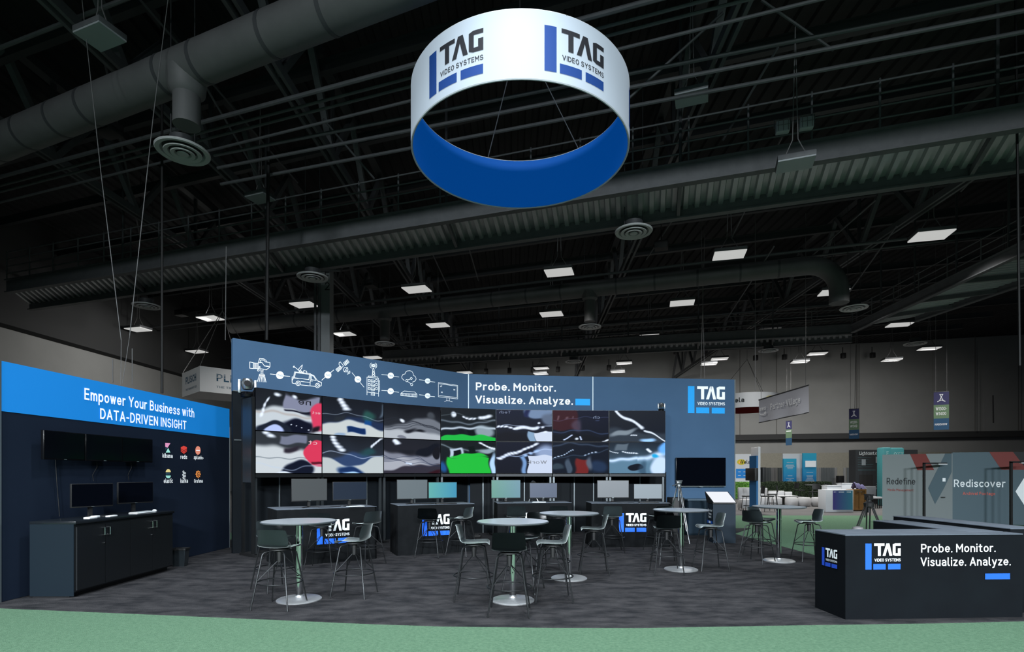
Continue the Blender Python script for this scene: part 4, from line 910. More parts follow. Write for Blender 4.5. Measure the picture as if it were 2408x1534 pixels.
def desk_monitor(lb, pl, px0, px1, py0, py1, scrm, back=.32):
    zb = {id(D3): 1.012, id(D4): 1.002}.get(id(pl), 1.028)
    u0, zt = pl.uv(px0, py1, -back); u1, z1 = pl.uv(px1, py0, -back)
    um = (u0 + u1) / 2; n = (pl.u[1], -pl.u[0]); x = pl.A[0] + pl.u[0] * um - n[0] * back; y = pl.A[1] + pl.u[1] * um - n[1] * back
    return monitor(lb, x, y, pl.th, u1 - u0, z1 - zt, zb, max(zt, zb + .05), scrm)
desk_monitor('monitor with a grey screen, left one on the far left desk', D1, 685, 769, 1126, 1180.5, scr('grey_screen_a', (86, 92, 96)))
desk_monitor('monitor with a dark navy screen, right one on the far left desk', D1, 782, 862, 1133, 1178, scr('navy_screen', (26, 42, 66)))
desk_monitor('monitor with a blue grey screen, left one on the second desk', D2_, 933, 1005, 1128, 1175.5, scr('grey_screen_b', (112, 126, 134)))
desk_monitor('monitor with a bright teal screen on the second desk', D2_, 1007, 1074, 1134, 1173.5, scr('teal_screen', (104, 196, 192), (66, 166, 208)))
desk_monitor('monitor with a green teal screen, left one on the third desk', D3, 1155, 1224, 1129, 1173, scr('green_screen', (84, 160, 140), (92, 150, 172)))
desk_monitor('monitor with a slate violet screen, right one on the third desk', D3, 1245, 1310, 1136, 1172.5, scr('violet_screen', (80, 96, 128)))
desk_monitor('monitor with a light grey screen, left one on the rightmost desk', D4, 1404, 1478.5, 1130, 1172, scr('grey_screen_c', (140, 150, 160)))
desk_monitor('monitor with a pale blue grey screen, right one on the rightmost desk', D4, 1490, 1556.5, 1138.5, 1174.5, scr('grey_screen_d', (160, 176, 188)))
# papers, keyboards and cables on the desks
def on_desk(pl, u, back, z): n = (pl.u[1], -pl.u[0]); return (pl.A[0] + pl.u[0] * u - n[0] * back, pl.A[1] + pl.u[1] * u - n[1] * back, z)
paper_m = mat('paper', (196, 204, 208), .8)
def sheet(lb, pl, u, back, rz, sx=.3, sy=.21, z=1.03):
    o = MB().box((0, 0, .004), (sx, sy, .008)).box((.01, .008, .011), (sx * .96, sy * .94, .005), rz=.06).build('paper_stack', paper_m); o.location = on_desk(pl, u, back, z); o.rotation_euler = (0, 0, pl.th + rz); tag(o, lb, 'papers', 'papers on the desks')
def keyboard(lb, loc, rz, m, grp='keyboards', L=.44):
    t = thing('keyboard', lb, 'keyboard', loc, rz, grp)
    MB().box((0, 0, .009), (L, .14, .014), bev=.004).build('case', m, t)
    mm = MB()
    for r in range(4):
        for c in range(13): mm.box((-L / 2 + .025 + c * (L - .05) / 12, -.048 + r * .032, .019), (.024, .024, .008))
    mm.build('keys', mat('key_caps', (150, 156, 160), .6) if m is not black_m else mat('key_caps_dark', (34, 36, 40), .6), t); return t
sheet('white paper sheets beside the navy monitor on the left desk', D1, 1.40, .05, .05, .30, .18)
keyboard('black keyboard on the second desk before the teal monitor', on_desk(D2_, 1.02, .09, 1.028), D2_.th, black_m)
sheet('papers lying between the monitors of the third desk', D3, .95, .14, -.2, .3, .2, 1.012)
keyboard('black keyboard on the rightmost desk before its pale monitor', on_desk(D4, 1.3, .08, 1.002), D4.th, black_m)
def loop_cable(lb, pts, r=.006, m=None):
    o = MB().tube(pts, r, 6).build('cable', m or black_m); tag(o, lb, 'cable'); return o
loop_cable('black cable curling on the left desk between its monitors', [on_desk(D1, .75, .2, 1.034), on_desk(D1, .95, .1, 1.034), on_desk(D1, 1.1, .16, 1.034), on_desk(D1, 1.2, .3, 1.034)])
loop_cable('tangled black cable on the second desk between its monitors', [on_desk(D2_, .55, .3, 1.034), on_desk(D2_, .7, .12, 1.034), on_desk(D2_, .82, .2, 1.036), on_desk(D2_, .9, .1, 1.034), on_desk(D2_, .98, .28, 1.034)], .008)
loop_cable('black cable on the rightmost desk between its monitors', [on_desk(D4, .62, .25, 1.01), on_desk(D4, .85, .1, 1.01), on_desk(D4, 1.0, .18, 1.01)])
loop_cable('black cable drooping off the right end of the rightmost desk', [on_desk(D4, 1.70, .3, 1.0), (3.58, 12.44, 1.0), (3.68, 12.43, .92), (3.72, 12.42, .7), (3.72, 12.45, .04)])
# small camera stand on the third desk
t = thing('desk_tripod', 'small silver legged tripod with a round black webcam on third desk', 'tripod', on_desk(D3, .86, .42, 1.012), D3.th)
for k in range(3):
    a = R(-150 + 120 * k); MB().tube([(0, 0, .24), (.13 * math.cos(a), .13 * math.sin(a), 0)], .009, 8).build('leg', alu, t)
MB().tube([(0, 0, .24), (0, 0, .38)], .014, 10).build('column', black_m, t)
MB().tube([(0, .02, .42), (0, -.05, .42)], .06, 20).build('webcam', blackg, t)
# power box on the floor between the second and third desk
o = MB().box((0, 0, .04), (.42, .16, .07), bev=.015).box((.1, 0, .085), (.12, .12, .03), bev=.01).build('power_strip', black_m); o.location = (-1.0, 13.9, .016); tag(o, 'black power strip on the carpet behind the second desk', 'power strip')

# ---- wall television, tripod, cabinet and kiosk on the right
a, b = HWR.uv(1590, 1145, .12), HWR.uv(1707, 1077, .12); n = (HWR.u[1], -HWR.u[0])
pc = (HWR.A[0] + HWR.u[0] * (a[0] + b[0]) / 2 + n[0] * .09, HWR.A[1] + HWR.u[1] * (a[0] + b[0]) / 2 + n[1] * .09)
t = thing('television', 'large dark television on the slate wall above the corner cabinet', 'television', (pc[0], pc[1], a[1]), HWR.th)
wd, ht = b[0] - a[0], b[1] - a[1]
MB().box((0, 0, ht / 2), (wd, .05, ht), bev=.008).build('casing', blackg, t)
D2().rect(-wd / 2 + .012, .03, wd / 2 - .012, ht - .012).build('screen', screen_off, t, y=-.027)
MB().box((0, -.026, .008), (wd, .008, .016)).box((0, -.03, -.004), (.1, .01, .02)).build('lower_trim', silver, t)
MB().box((0, .05, ht / 2), (.3, .06, .3)).build('wall_mount', black_m, t)
cx, cy = fl(1604, 1262)
ca, cb2 = fl(1618, 1261.5), fl(1690, 1263)
pl = Plane(ca, (ca[0] + .98, ca[1] + .04))
t = thing('cabinet', 'dark slate two door cabinet under the wall television', 'cabinet', (ca[0], ca[1], .016), pl.th)
cab_m = mat('slate_cabinet', (30, 45, 57), .55, spec=.15)
MB().box((.49, .26, .48), (.98, .5, .9)).box((.49, .28, .02), (.94, .44, .04)).build('body', cab_m, t)
MB().box((.49, .25, .945), (1.02, .55, .03)).build('top', mat('slate_top', (58, 78, 92), .5), t)
for k in range(2):
    d_ = MB().box((.245 + .49 * k, -.006, .48), (.46, .022, .84)).build('door', cab_m, t)
    MB().tube([(.43 + .12 * k, -.02, .74), (.43 + .12 * k, -.045, .74), (.43 + .12 * k, -.045, .62), (.43 + .12 * k, -.02, .62)], .007, 8).build('handle', chrome, d_)
# tall black case left of the cabinet
o = MB().box((0, 0, .5), (.34, .45, 1.0), bev=.02).build('equipment_case', black_m); o.location = (ca[0] - .24, ca[1] + .3, .016); o.rotation_euler = (0, 0, pl.th); tag(o, 'tall black equipment case left of the slate cabinet', 'case')
ka, kb = fl(1677, 1279), fl(1730, 1279.5); pl = Plane(ka, kb); L = pl.L
t = thing('kiosk', 'dark grey kiosk pedestal with tilted white touch screen', 'kiosk', (ka[0], ka[1], .016), pl.th)
kz = mat('kiosk_body', (25, 36, 46), .5, spec=.15)
MB().box((L / 2, .24, .46), (L, .48, .92)).build('body', kz, t)
MB().hexa([(-.01, -.02, .93), (L + .02, -.02, .93), (L + .02, .5, .93), (-.01, .5, .93)], [(-.01, -.02, .955), (L + .02, -.02, .955), (L - .02, .5, 1.2), (-.06, .5, 1.2)]).build('sloped_head', black_m, t)
m = MB(); bm = m.bm; bm.faces.new([bm.verts.new(p) for p in ((.01, -.02, .961), (L - .0, -.02, .961), (L - .04, .48, 1.196), (-.04, .48, 1.196))])
m.build('touch_screen', mat('white_screen', (20, 20, 20), .4, emit=1.0, ecol=(240, 243, 250)), t, False)
# words on its left side
side = empty('side_print'); side.parent = t; side.rotation_euler = (0, 0, R(-90)); side.location = (-.003, .46, 0)
D2().text('Download', .06, .735, .055, width=.34, bold=.02).text('Scan', .1, .65, .055, width=.24, bold=.02).text('Deck', .1, .575, .055, width=.22, bold=.02).build('lettering', white_p, side)
D2().rect(0, .44, .42, .51).build('blue_band', blue_p, side)
D2().rect(.13, .45, .28, .50).build('white_patch', white_p, side, y=-.006)
# shiny camera tripod
tx, ty = at(1596, 1200, 12.95)[:2]
t = thing('camera_tripod', 'tall shiny tripod standing before the slate cabinet', 'tripod', (tx, ty, .016), R(10))
for a_ in (-75, 45, 165):
    c_, s_ = math.cos(R(a_)), math.sin(R(a_))
    MB().tube([(.04 * c_ - .02 * s_, .04 * s_ + .02 * c_, 1.32), (.28 * c_ - .02 * s_, .28 * s_ + .02 * c_, .3)], .013, 8).tube([(.04 * c_ + .02 * s_, .04 * s_ - .02 * c_, 1.32), (.28 * c_ + .02 * s_, .28 * s_ - .02 * c_, .3)], .013, 8).tube([(.27 * c_, .27 * s_, .34), (.36 * c_, .36 * s_, .02)], .016, 8).lathe([(0, 0), (.03, 0), (.03, .025), (0, .03)], 12, (.36 * c_, .36 * s_, 0)).build('leg', chrome, t)
MB().tube([(0, 0, 1.0), (0, 0, 1.36)], .022, 12).build('center_column', alu, t)
MB().lathe([(0, 1.33), (.06, 1.34), (.06, 1.38), (.03, 1.40), (0, 1.40)], 16).box((0, 0, 1.43), (.12, .08, .05), bev=.008).box((0, 0, 1.468), (.16, .06, .016)).build('head', alu, t)
MB().tube([(-.03, -.02, 1.41), (-.14, -.06, 1.37), (-.2, -.08, 1.35)], .012, 8).build('pan_handle', alu, t)

# ---- low cabinet at the left wall
t = thing('cabinet', 'long low black cabinet with two pairs of doors at the left wall', 'cabinet', (-5.775, 7.18, .016), R(90.0))
CL, CDp = 2.08, .58
MB().box((CL / 2, CDp / 2, .52), (CL, CDp, .9)).box((CL / 2, CDp / 2 + .03, .035), (CL - .04, CDp - .1, .07)).build('body', mat('black_cabinet', (19, 22, 25), .45), t)
MB().box((CL / 2, CDp / 2 - .012, .988), (CL + .02, CDp + .03, .04), bev=.004).build('top', mat('black_cabinet_top', (22, 26, 30), .22), t)
MB().box((-.004, CDp / 2 + .0, .5), (.008, CDp, .96)).build('end_panel', mat('slate_end_panel', (18, 28, 36), .5, spec=.12), t)
for k in range(4):
    x0 = .02 + k * (CL - .04) / 4
    d_ = MB().box((x0 + (CL - .04) / 8, -.009, .51), ((CL - .04) / 4 - .012, .018, .84)).build('door', mat('black_door', (21, 24, 27), .4), t)
    hx = x0 + ((CL - .04) / 4 - .05 if k % 2 == 0 else .05)
    MB().tube([(hx, -.018, .88), (hx, -.05, .88), (hx, -.05, .775), (hx, -.018, .775)], .007, 8).build('handle', chrome, d_)
    if k % 2 == 0: MB().tube([(hx + .03, -.018, .66), (hx + .03, -.026, .66)], .012, 12).build('key_lock', chrome, d_)
pl = Plane((-5.775, 7.18), (-5.775, 9.26))
for lb, p in (('black monitor with a dark screen, left one on the low cabinet', (173, 257, 1132, 1196)), ('black monitor with a dark screen, right one on the low cabinet', (281, 353, 1130, 1187))):
    u0, zt = pl.uv(p[0], p[3], -.3); u1, z1 = pl.uv(p[1], p[2], -.3); um = (u0 + u1) / 2
    zt = pl.uv((p[0] + p[1]) / 2, (p[3] + p[3] - 6) / 2, -.3)[1]
    monitor(lb, -5.775 - .3, 7.18 + um, R(90 - 22), .56, .34, 1.024, zt, screen_off, grp='monitors on the low cabinet')
keyboard('white keyboard at the right end of the low cabinet', (-5.92, 8.72, 1.026), R(90), white_p)
def mouse(lb, loc, rz, m):
    o = MB().lathe([(0, 0), (.032, 0), (.034, .012), (.022, .03), (0, .034)], 20).build('mouse', m); o.scale = (1, 1.7, 1); o.location = loc; o.rotation_euler = (0, 0, rz); tag(o, lb, 'computer mouse')
mouse('white computer mouse right of the white keyboard', (-5.95, 9.06, 1.026), R(20), white_p)
for lb, x, y, sx, sy, h in (('small white device box beside the left cabinet monitor', -5.9, 7.62, .09, .15, .025), ('flat white device near the middle of the low cabinet', -5.87, 7.98, .07, .16, .02), ('small white adapter in front of the left cabinet monitor', -6.0, 7.84, .07, .1, .025)):
    o = MB().box((0, 0, h / 2), (sx, sy, h), bev=.008).box((0, sy * .3, h * .6), (sx * .4, .02, h * .3)).build('device_box', white_p); o.location = (x, y, 1.024); tag(o, lb, 'device', 'small white devices on the low cabinet')
# three televisions side by side on the left wall
n = (WL.u[1], -WL.u[0])
for k, (pa, pb, lb) in enumerate((((102, 1012), (203, 1080), 'leftmost of three black televisions in a row on the navy wall'), ((203, 1018), (289, 1083), 'middle one of three black televisions in a row on the navy wall'), ((289, 1027), (359, 1088), 'rightmost of three black televisions in a row on the navy wall'))):
    u0 = WL.uv(pa[0], pa[1], .16)[0]; u1 = WL.uv(pb[0], pb[1], .16)[0]; um = (u0 + u1) / 2; wd = u1 - u0 - .006; ht = .40
    off = .13
    t = thing('television', lb, 'television', (WL.A[0] + WL.u[0] * um + n[0] * off, WL.A[1] + WL.u[1] * um + n[1] * off, 1.845), WL.th + R((2, 0, -2)[k]), 'televisions on the navy wall')
    MB().box((0, 0, ht / 2), (wd, .045, ht), bev=.006).build('casing', blackg, t)
    D2().rect(-wd / 2 + .01, .02, wd / 2 - .01, ht - .01).build('screen', screen_off, t, y=-.025)
    D2().rect(-.025, .005, .025, .014).build('maker_plate', silver, t, y=-.025)
    MB().box((0, .06, ht / 2), (.2, .1, .2)).build('wall_mount', black_m, t)
for lb, a, b in (('black cable down the navy wall from the leftmost television', (130, 1088), (140, 1215)), ('black cable down the navy wall from the middle television', (226, 1084), (220, 1132)), ('black cable down the navy wall from the rightmost television', (307, 1088), (303, 1130))):
    u0, z0 = WL.uv(*a, .03); u1, z1 = WL.uv(*b, .03)
    P3 = lambda u, z: (WL.A[0] + WL.u[0] * u + n[0] * .03, WL.A[1] + WL.u[1] * u + n[1] * .03, z)
    loop_cable(lb, [P3(u0, z0 + .1), P3(u0 + .02, z0 * .7 + z1 * .3), P3(u1 - .02, z0 * .3 + z1 * .7), P3(u1, max(z1, 1.03))], .0045)
# trash bin
bx, by = fl(423, 1336)
t = thing('trash_bin', 'small dark waste bin on the carpet right of the low cabinet', 'bin', (bx - .05, by + .1, .016), R(8))
m = MB(); q = lambda s: [(-s, -s * .8, 0), (s, -s * .8, 0), (s, s * .8, 0), (-s, s * .8, 0)]
bin_m = mat('bin_plastic', (36, 42, 46), .25)
m.hexa([(x_, y_, 0) for x_, y_, _ in q(.09)], [(x_, y_, .30) for x_, y_, _ in q(.115)]); m.build('bucket', bin_m, t, False)
m = MB(); m.box((0, -.098, .305), (.25, .016, .03)).box((0, .098, .305), (.25, .016, .03)).box((-.118, 0, .305), (.016, .2, .03)).box((.118, 0, .305), (.016, .2, .03)).build('rim', black_m, t)
MB().hexa([(-.1, -.08, .303), (.1, -.08, .303), (.1, .08, .303), (-.1, .08, .303)], [(-.09, -.07, .306), (.09, -.07, .306), (.09, .07, .306), (-.09, .07, .306)]).build('liner', black_m, t)

# ---- reception counter, front right
cA, cB = fl(1988, 1461), fl(2404.5, 1455); cL = fl(1922, 1431.5)
pl = Plane(cA, cB); L = pl.L; CHt = .945
t = thing('reception_counter', 'long black fabric reception counter with slogan at front right', 'counter', (cA[0], cA[1], .016), pl.th)
dep = .56
xn = 1.62; plan = [(0, 0), (L, 0), (L, .2), (xn, .2), (xn, dep), (0, dep)]
MB().prism(plan, 0, CHt).build('body', counter_b, t, False)
MB().prism([(x_ + (.003 if x_ > 1 else -.003), y_ - .003 if y_ == 0 else y_) for x_, y_ in plan], CHt - .004, CHt + .008).build('top', counter_t, t, False)
a, b = pl.uv(2034, 1340), pl.uv(2117, 1278); put_logo(t, a[0], a[1] - .016, b[1] - a[1], (b[0] - a[0]) / (1.34 * (b[1] - a[1])), y=-.006)
d = D2(); d_low = D2(); a = pl.uv(2165, 1299); b = pl.uv(2340, 1297); d.text('Probe. Monitor.', a[0], a[1] - .02, .097, width=b[0] - a[0], bold=.004)
a = pl.uv(2164, 1331); b = pl.uv(2375.5, 1329); d_low.text('Visualize. Analyze.', a[0], a[1] - .02, .097, width=b[0] - a[0], bold=.004); d.build('slogan_line', white_p, t, y=-.006); d_low.build('slogan_line', white_p, t, y=-.006)
a, b = pl.uv(2315.5, 1363), pl.uv(2374, 1348.5); D2().rect(a[0], a[1] - .016, b[0], b[1] - .016).build('accent_bar', blue_p, t, y=-.006)
sd = empty('side_print'); sd.parent = t; sd.rotation_euler = (0, 0, R(-90)); sd.location = (-.006, dep, 0)
put_logo(sd, .15, .545, .215, .98, mat('dark_blue_print', (20, 70, 190), .7))
vx, vy = -pl.u[1], pl.u[0]
t = thing('side_counter', 'second black counter joining the reception counter at a right angle', 'counter', (cA[0] + pl.u[0] * (xn + .006) + vx * .206, cA[1] + pl.u[1] * (xn + .006) + vy * .206, .016), pl.th)
SL = L - xn - .03
MB().box((SL / 2, .78, CHt / 2 + .002), (SL, 1.56, CHt), bev=.012).build('body', counter_b, t)
MB().box((SL / 2, .78, CHt + .004), (SL, 1.56, .012), bev=.004).build('top', counter_t, t)
t = thing('raised_counter', 'slightly higher black counter piece along the far edge of the side counter', 'counter', (5.86, 6.40, .016), R(1.5))
MB().box((.2, .95, .492), (.4, 1.9, .984), bev=.012).build('body', counter_b, t)
MB().box((.2, .95, .988), (.41, 1.91, .012), bev=.004).build('top', counter_t, t)

# ================================================================ THE HALL BEYOND THE BOOTH
white_f = mat('white_vinyl', (176, 176, 178), .6); grey_w = mat('pale_grey_booth_wall', (122, 130, 132), .7); blue_gw = mat('blue_grey_booth_wall', (72, 92, 102), .7)
brick_red = mat('brick_red_print', (112, 42, 38), .7); dk = mat('near_black_print', (18, 22, 26), .7)
# grey neighbour booth
NW = (13.2, 19.4); NM = (14.73, 18.2); NE = (18.0, 16.9)
def nwall(lb, A, B, m, h=2.33):
    pl = Plane(A, B); t = thing('exhibition_wall', lb, 'booth wall', (A[0], A[1], .006), pl.th)
    MB().box((pl.L / 2, .06, h / 2), (pl.L, .12, h)).build('panel', m, t); return pl, t
pl, t = nwall('pale grey neighbour booth wall lettered in black and small red', NW, NM, grey_w)
g = lambda pts: [(u, min(v - .006, 2.33)) for u, v in (pl.uv(*p) for p in pts)]
D2().poly(g([(2157.4, 1106), (2196.7, 1105.7), (2177, 1060), (2140, 1060)])).build('red_shape', brick_red, t)
z7 = lambda x, y: (2160 + x / 6.67, 1040 + y / 6.67)
D2().poly(g([z7(150, 725), z7(260, 975), z7(405, 715), z7(520, 470), z7(520, 130), z7(420, 130)])).build('dark_shape', blue_gw, t, y=-.006)
d = D2(); pl.fit(d, 'Redefine', (2085.4, 1140.5), (2152.4, 1140.5), .24); d.build('lettering', dk, t, y=-.008)
d = D2(); pl.fit(d, 'Media Management', (2087.8, 1155.8), (2148.4, 1156), .09); d.build('small_lettering', mat('faded_red_print', (150, 70, 66), .7), t, y=-.008)
u0, v0 = pl.uv(2218.5, 1170.4); MB().box((u0, -.03, v0), (.1, .03, .03)).build('door_handle', black_m, t)
u0, v0 = pl.uv(2220, 1129); D2().rect(u0 - .04, v0 - .06, u0 + .04, v0 + .06).build('white_notice', white_p, t, y=-.009)
pl, t = nwall('blue grey neighbour booth wall with big white word and red corner', NM, NE, blue_gw, 2.36)
g = lambda pts: [(min(u, pl.L), min(v - .006, 2.36)) for u, v in (pl.uv(*p) for p in pts)]
D2().poly(g([z7(1300, 435), z7(1700, 435), z7(1480, 60), z7(1110, 60)])).build('red_shape', brick_red, t)
D2().poly(g([z7(1480, 60), z7(1700, 435), z7(2200, 435), z7(2200, 60)])).build('dark_shape', dk, t)
D2().poly(g([z7(1520, 775), z7(1700, 1060), z7(1900, 775), z7(1700, 490)])).build('white_shape', white_p, t)
d = D2(); pl.fit(d, 'Rediscover', (2243, 1145.5), (2364, 1147.5), .25, .008); d.build('lettering', white_p, t, y=-.008)
d = D2(); pl.fit(d, 'Archival Footage', (2264, 1164.5), (2340, 1165.5), .10); d.build('small_lettering', mat('coral_print', (220, 100, 84), .7), t, y=-.008)
for lb, p0, p1, Y in (('thin black display light arm before the pale grey booth wall', (2173, 1090.5), (2224, 1090), 18.1), ('thin black display light arm before the blue grey booth wall', (2377.5, 1087.5), (2420, 1087), 16.9)):
    a, b = Vector(at(*p0, Y)), Vector(at(*p1, Y)); t = thing('display_light', lb, 'lamp', (a.x, a.y, .006))
    hz_ = a.z; MB().box((0, 0, hz_ / 2), (.06, .06, hz_)).build('pole', black_m, t); MB().box(((b.x - a.x) / 2, 0, hz_), (b.x - a.x + .06, .06, .05)).build('arm', black_m, t); MB().box((b.x - a.x - .12, 0, hz_ - .03), (.3, .07, .03)).build('lamp_head', white_l, t); MB().box((0, 0, .01), (.35, .35, .02)).build('base_plate', black_m, t)

# black video camera tripod on the green carpet
t = thing('video_tripod', 'tall black video tripod with pan bar behind the reception counter', 'tripod', (at(2043, 1200, 11.6)[0], 11.6, .006), R(20))
for a_ in (-80, 40, 160):
    c_, s_ = math.cos(R(a_)), math.sin(R(a_))
    MB().tube([(.05 * c_ - .03 * s_, .05 * s_ + .03 * c_, 1.0), (.43 * c_ - .03 * s_, .43 * s_ + .03 * c_, .03)], .013, 8).tube([(.05 * c_ + .03 * s_, .05 * s_ - .03 * c_, 1.0), (.43 * c_ + .03 * s_, .43 * s_ - .03 * c_, .03)], .013, 8).box((.43 * c_, .43 * s_, .02), (.07, .09, .04)).build('leg', black_m, t)
MB().lathe([(0, .92), (.09, .95), (.10, 1.02), (.05, 1.06), (.05, 1.1), (0, 1.1)], 18).tube([(0, 0, .95), (0, 0, .82)], .03, 10).build('bowl', black_m, t)
MB().box((0, 0, 1.14), (.13, .11, .1), bev=.01).box((0, 0, 1.2), (.09, .16, .025)).tube([(-.07, 0, 1.14), (.07, 0, 1.14)], .05, 14).build('fluid_head', black_m, t)
MB().tube([(-.05, -.03, 1.16), (-.2, -.12, 1.10), (-.42, -.25, .87), (-.52, -.3, .76)], .012, 8).build('pan_bar', black_m, t)
o = MB().lathe([(0, 0), (.07, .01), (.11, .06), (.09, .12), (.03, .14), (0, .14)], 20).build('lamp_globe', mat('grey_globe', (120, 118, 120), .6)); o.location = (at(2017, 1237, 11.0)[0], 11.0, .45); tag(o, 'small white round lamp head low beside the black tripod', 'lamp')
MB().tube([(0, 0, 0), (0, 0, -.44)], .02, 8).lathe([(0, -.44), (.12, -.44), (.12, -.42), (0, -.42)], 16).build('lamp_stem', black_m, o)

# white lounge furniture
def ottoman(lb, px0, px1, Y, h=.45):
    x0, x1 = at(px0, 0, Y)[0], at(px1, 0, Y)[0]; r = (x1 - x0) / 2
    t = thing('ottoman', lb, 'ottoman', ((x0 + x1) / 2, Y + r, 0), 0, 'white ottomans')
    MB().lathe([(0, .02), (r - .02, .02), (r, .05), (r + .005, h * .5), (r, h - .05), (r - .03, h), (0, h + .01)], 32).build('cushion', white_f, t); MB().lathe([(0, 0), (r - .05, 0), (r - .05, .02), (0, .02)], 20).build('base', black_m, t)
ottoman('left one of three white ottomans on the grey floor', 1854, 1882, 27.5); ottoman('middle one of three white ottomans on the grey floor', 1884.5, 1912.5, 27.5); ottoman('right one of three white ottomans, beside the white counter', 1916.5, 1944, 27.5)
def armchair(lb, px0, px1, Y, zt, hs=.43, dep=.6, rz=0):
    x0, x1 = at(px0, 0, Y)[0], at(px1, 0, Y)[0]; wd = x1 - x0
    t = thing('lounge_sofa', lb, 'lounge seat', ((x0 + x1) / 2, Y, 0), rz, 'white lounge seats')
    MB().box((0, dep / 2, hs / 2 + .05), (wd, dep, hs - .1), bev=.03).build('seat', white_f, t); MB().box((0, dep - .08, (hs + zt) / 2), (wd, .16, zt - hs + .06), bev=.03).build('backrest', white_f, t)
    m = MB()
    for sx in (-1, 1):
        for y in (.05, dep - .05): m.box((sx * (wd / 2 - .05), y, .05), (.03, .03, .1))
    m.build('legs', black_m, t)
armchair('white armchair seen from behind left of the ottomans', 1818, 1840, 27.6, .66)
armchair('long white sofa against the hedge', 1821, 1858, 31, .64, .4, .8); armchair('short white sofa piece right of the long sofa against the hedge', 1859.5, 1877, 31, .58, .4, .8)
armchair('tall white lounge chair left of the totem sign', 1746, 1773, 24.4, 1.0, .5, .55); armchair('tall white lounge chair right of the totem sign', 1789, 1814, 26.5, .92, .5, .55)
x0, x1 = at(1841, 0, 28.6)[0], at(1892, 0, 28.6)[0]
t = thing('coffee_table', 'low thin topped table between the white armchair and sofa', 'table', ((x0 + x1) / 2, 28.9, 0)); MB().box((0, 0, .44), (x1 - x0, .6, .025)).build('table_top', steel_d, t)
for sx in (-.4, .4): MB().box((sx * (x1 - x0) * .9, 0, .22), (.03, .5, .43)).build('leg', black_m, t)
def lounge_stool(lb, px, Y, rz):
    t = thing('counter_chair', lb, 'chair', (at(px, 0, Y)[0], Y, .006), rz, 'dark counter chairs in the lounge')
    MB().box((0, 0, .66), (.44, .42, .05), bev=.02).build('seat', black_m, t)
    MB().grid(lambda i, j: (-.21 + .42 * i, -.21 - .05 * math.sin(math.pi * i) + .04 * j, .78 + .33 * j), 8, 4).build('backrest', black_m, t)
    for sx in (-1, 1):
        for sy in (-1, 1): MB().tube([(sx * .17, sy * .16, .65), (sx * .24, sy * .23, .0)], .014, 6).build('leg', black_m, t)
        MB().tube([(sx * .18, -.2, .65), (sx * .2, -.21, .85)], .012, 6).build('back_post', black_m, t)
    MB().tube([(.22 * math.cos(k * math.pi / 4), .22 * math.sin(k * math.pi / 4), .25) for k in range(8)], .01, 6, closed=True).build('foot_ring', black_m, t)
lounge_stool('dark counter chair just left of the totem sign', 1760, 23.9, R(90)); lounge_stool('dark counter chair just right of the totem sign', 1804, 23.9, R(-90)); lounge_stool('dark counter chair facing the totem sign from further right', 1816, 26.0, R(60))
lounge_stool('dark counter chair with back to the viewer before the hedge', 1915, 30, 0); lounge_stool('dark counter chair beside the white counter before the hedge', 1937, 30, R(25)); lounge_stool('dark counter chair sideways at the tall lounge table', 1880, 32.6, R(-80))
t = thing('lounge_table', 'tall grey round table before the dark hedge', 'table', (at(1911, 0, 31.2)[0], 31.2, 0)); MB().lathe([(0, 1.0), (.4, 1.0), (.4, 1.03), (0, 1.03)], 28).build('table_top', steel, t); MB().lathe([(0, 0), (.25, 0), (.25, .02), (.035, .03), (.035, 1.0), (0, 1.0)], 24).build('pedestal', alu, t)

# hedges of artificial leaves, one green painted as lit and one as shaded
def hedge(lb, px0, px1, Y, h, m, dep=.5, n=2600):
    x0, x1 = at(px0, 0, Y)[0], at(px1, 0, Y)[0]; t = thing('hedge', lb, 'hedge', ((x0 + x1) / 2, Y, 0)); wd = x1 - x0
    MB().box((0, dep / 2, h / 2), (wd, dep, h)).build('core', m, t)
    bm = bmesh.new(); rnd = random.Random(int(px0))
    for k in range(n):
        if rnd.random() < .75: c = Vector((rnd.uniform(-wd / 2, wd / 2), -rnd.uniform(0, .04), rnd.uniform(.02, h)))
        else: c = Vector((rnd.uniform(-wd / 2, wd / 2), rnd.uniform(0, dep), h + rnd.uniform(0, .05)))
        a = Vector((rnd.uniform(-1, 1), rnd.uniform(-1, .2), rnd.uniform(-1, 1))).normalized() * .05; b = a.cross(Vector((rnd.uniform(-1, 1), rnd.uniform(-1, 1), rnd.uniform(-1, 1)))).normalized() * .025
        bm.faces.new([bm.verts.new(c + v) for v in (a, b, -a, -b)])
    me = bpy.data.meshes.new('leaves'); bm.to_mesh(me); bm.free(); me.materials.append(m); o = bpy.data.objects.new('leaves', me); COL.objects.link(o); o.parent = t; o['kind'] = 'stuff'
hedge('artificial hedge in green painted as lit, behind the kiosk and slate wall edge', 1722, 1777, 36, 1.06, mat('lit_leaf', (86, 140, 52), .7, noise=(8, (110, 160, 66))))
hedge('long artificial hedge in green painted as shaded, behind the white lounge', 1787, 1956, 36.4, 1.08, mat('shaded_leaf', (30, 44, 24), .8, noise=(8, (40, 56, 30))), n=5200)

# totem with screens on both faces
tx = at(1783, 0, 22.4)[0]
t = thing('totem_sign', 'slim tall white and blue totem sign seen edge on in the lounge', 'sign', (tx, 22.4, 0))
MB().box((.03, .3, 1.38), (.10, .7, 2.76), bev=.02).build('white_body', white_f, t); MB().box((-.055, .3, 1.25), (.07, .66, 2.3)).build('blue_face', mat('totem_blue', (20, 90, 140), .6), t)
MB().box((-.16, .25, 1.63), (.14, .9, .52), bev=.01).build('left_display', black_m, t); MB().box((.16, .25, 1.62), (.12, .9, .6), bev=.01).build('right_display', black_m, t)

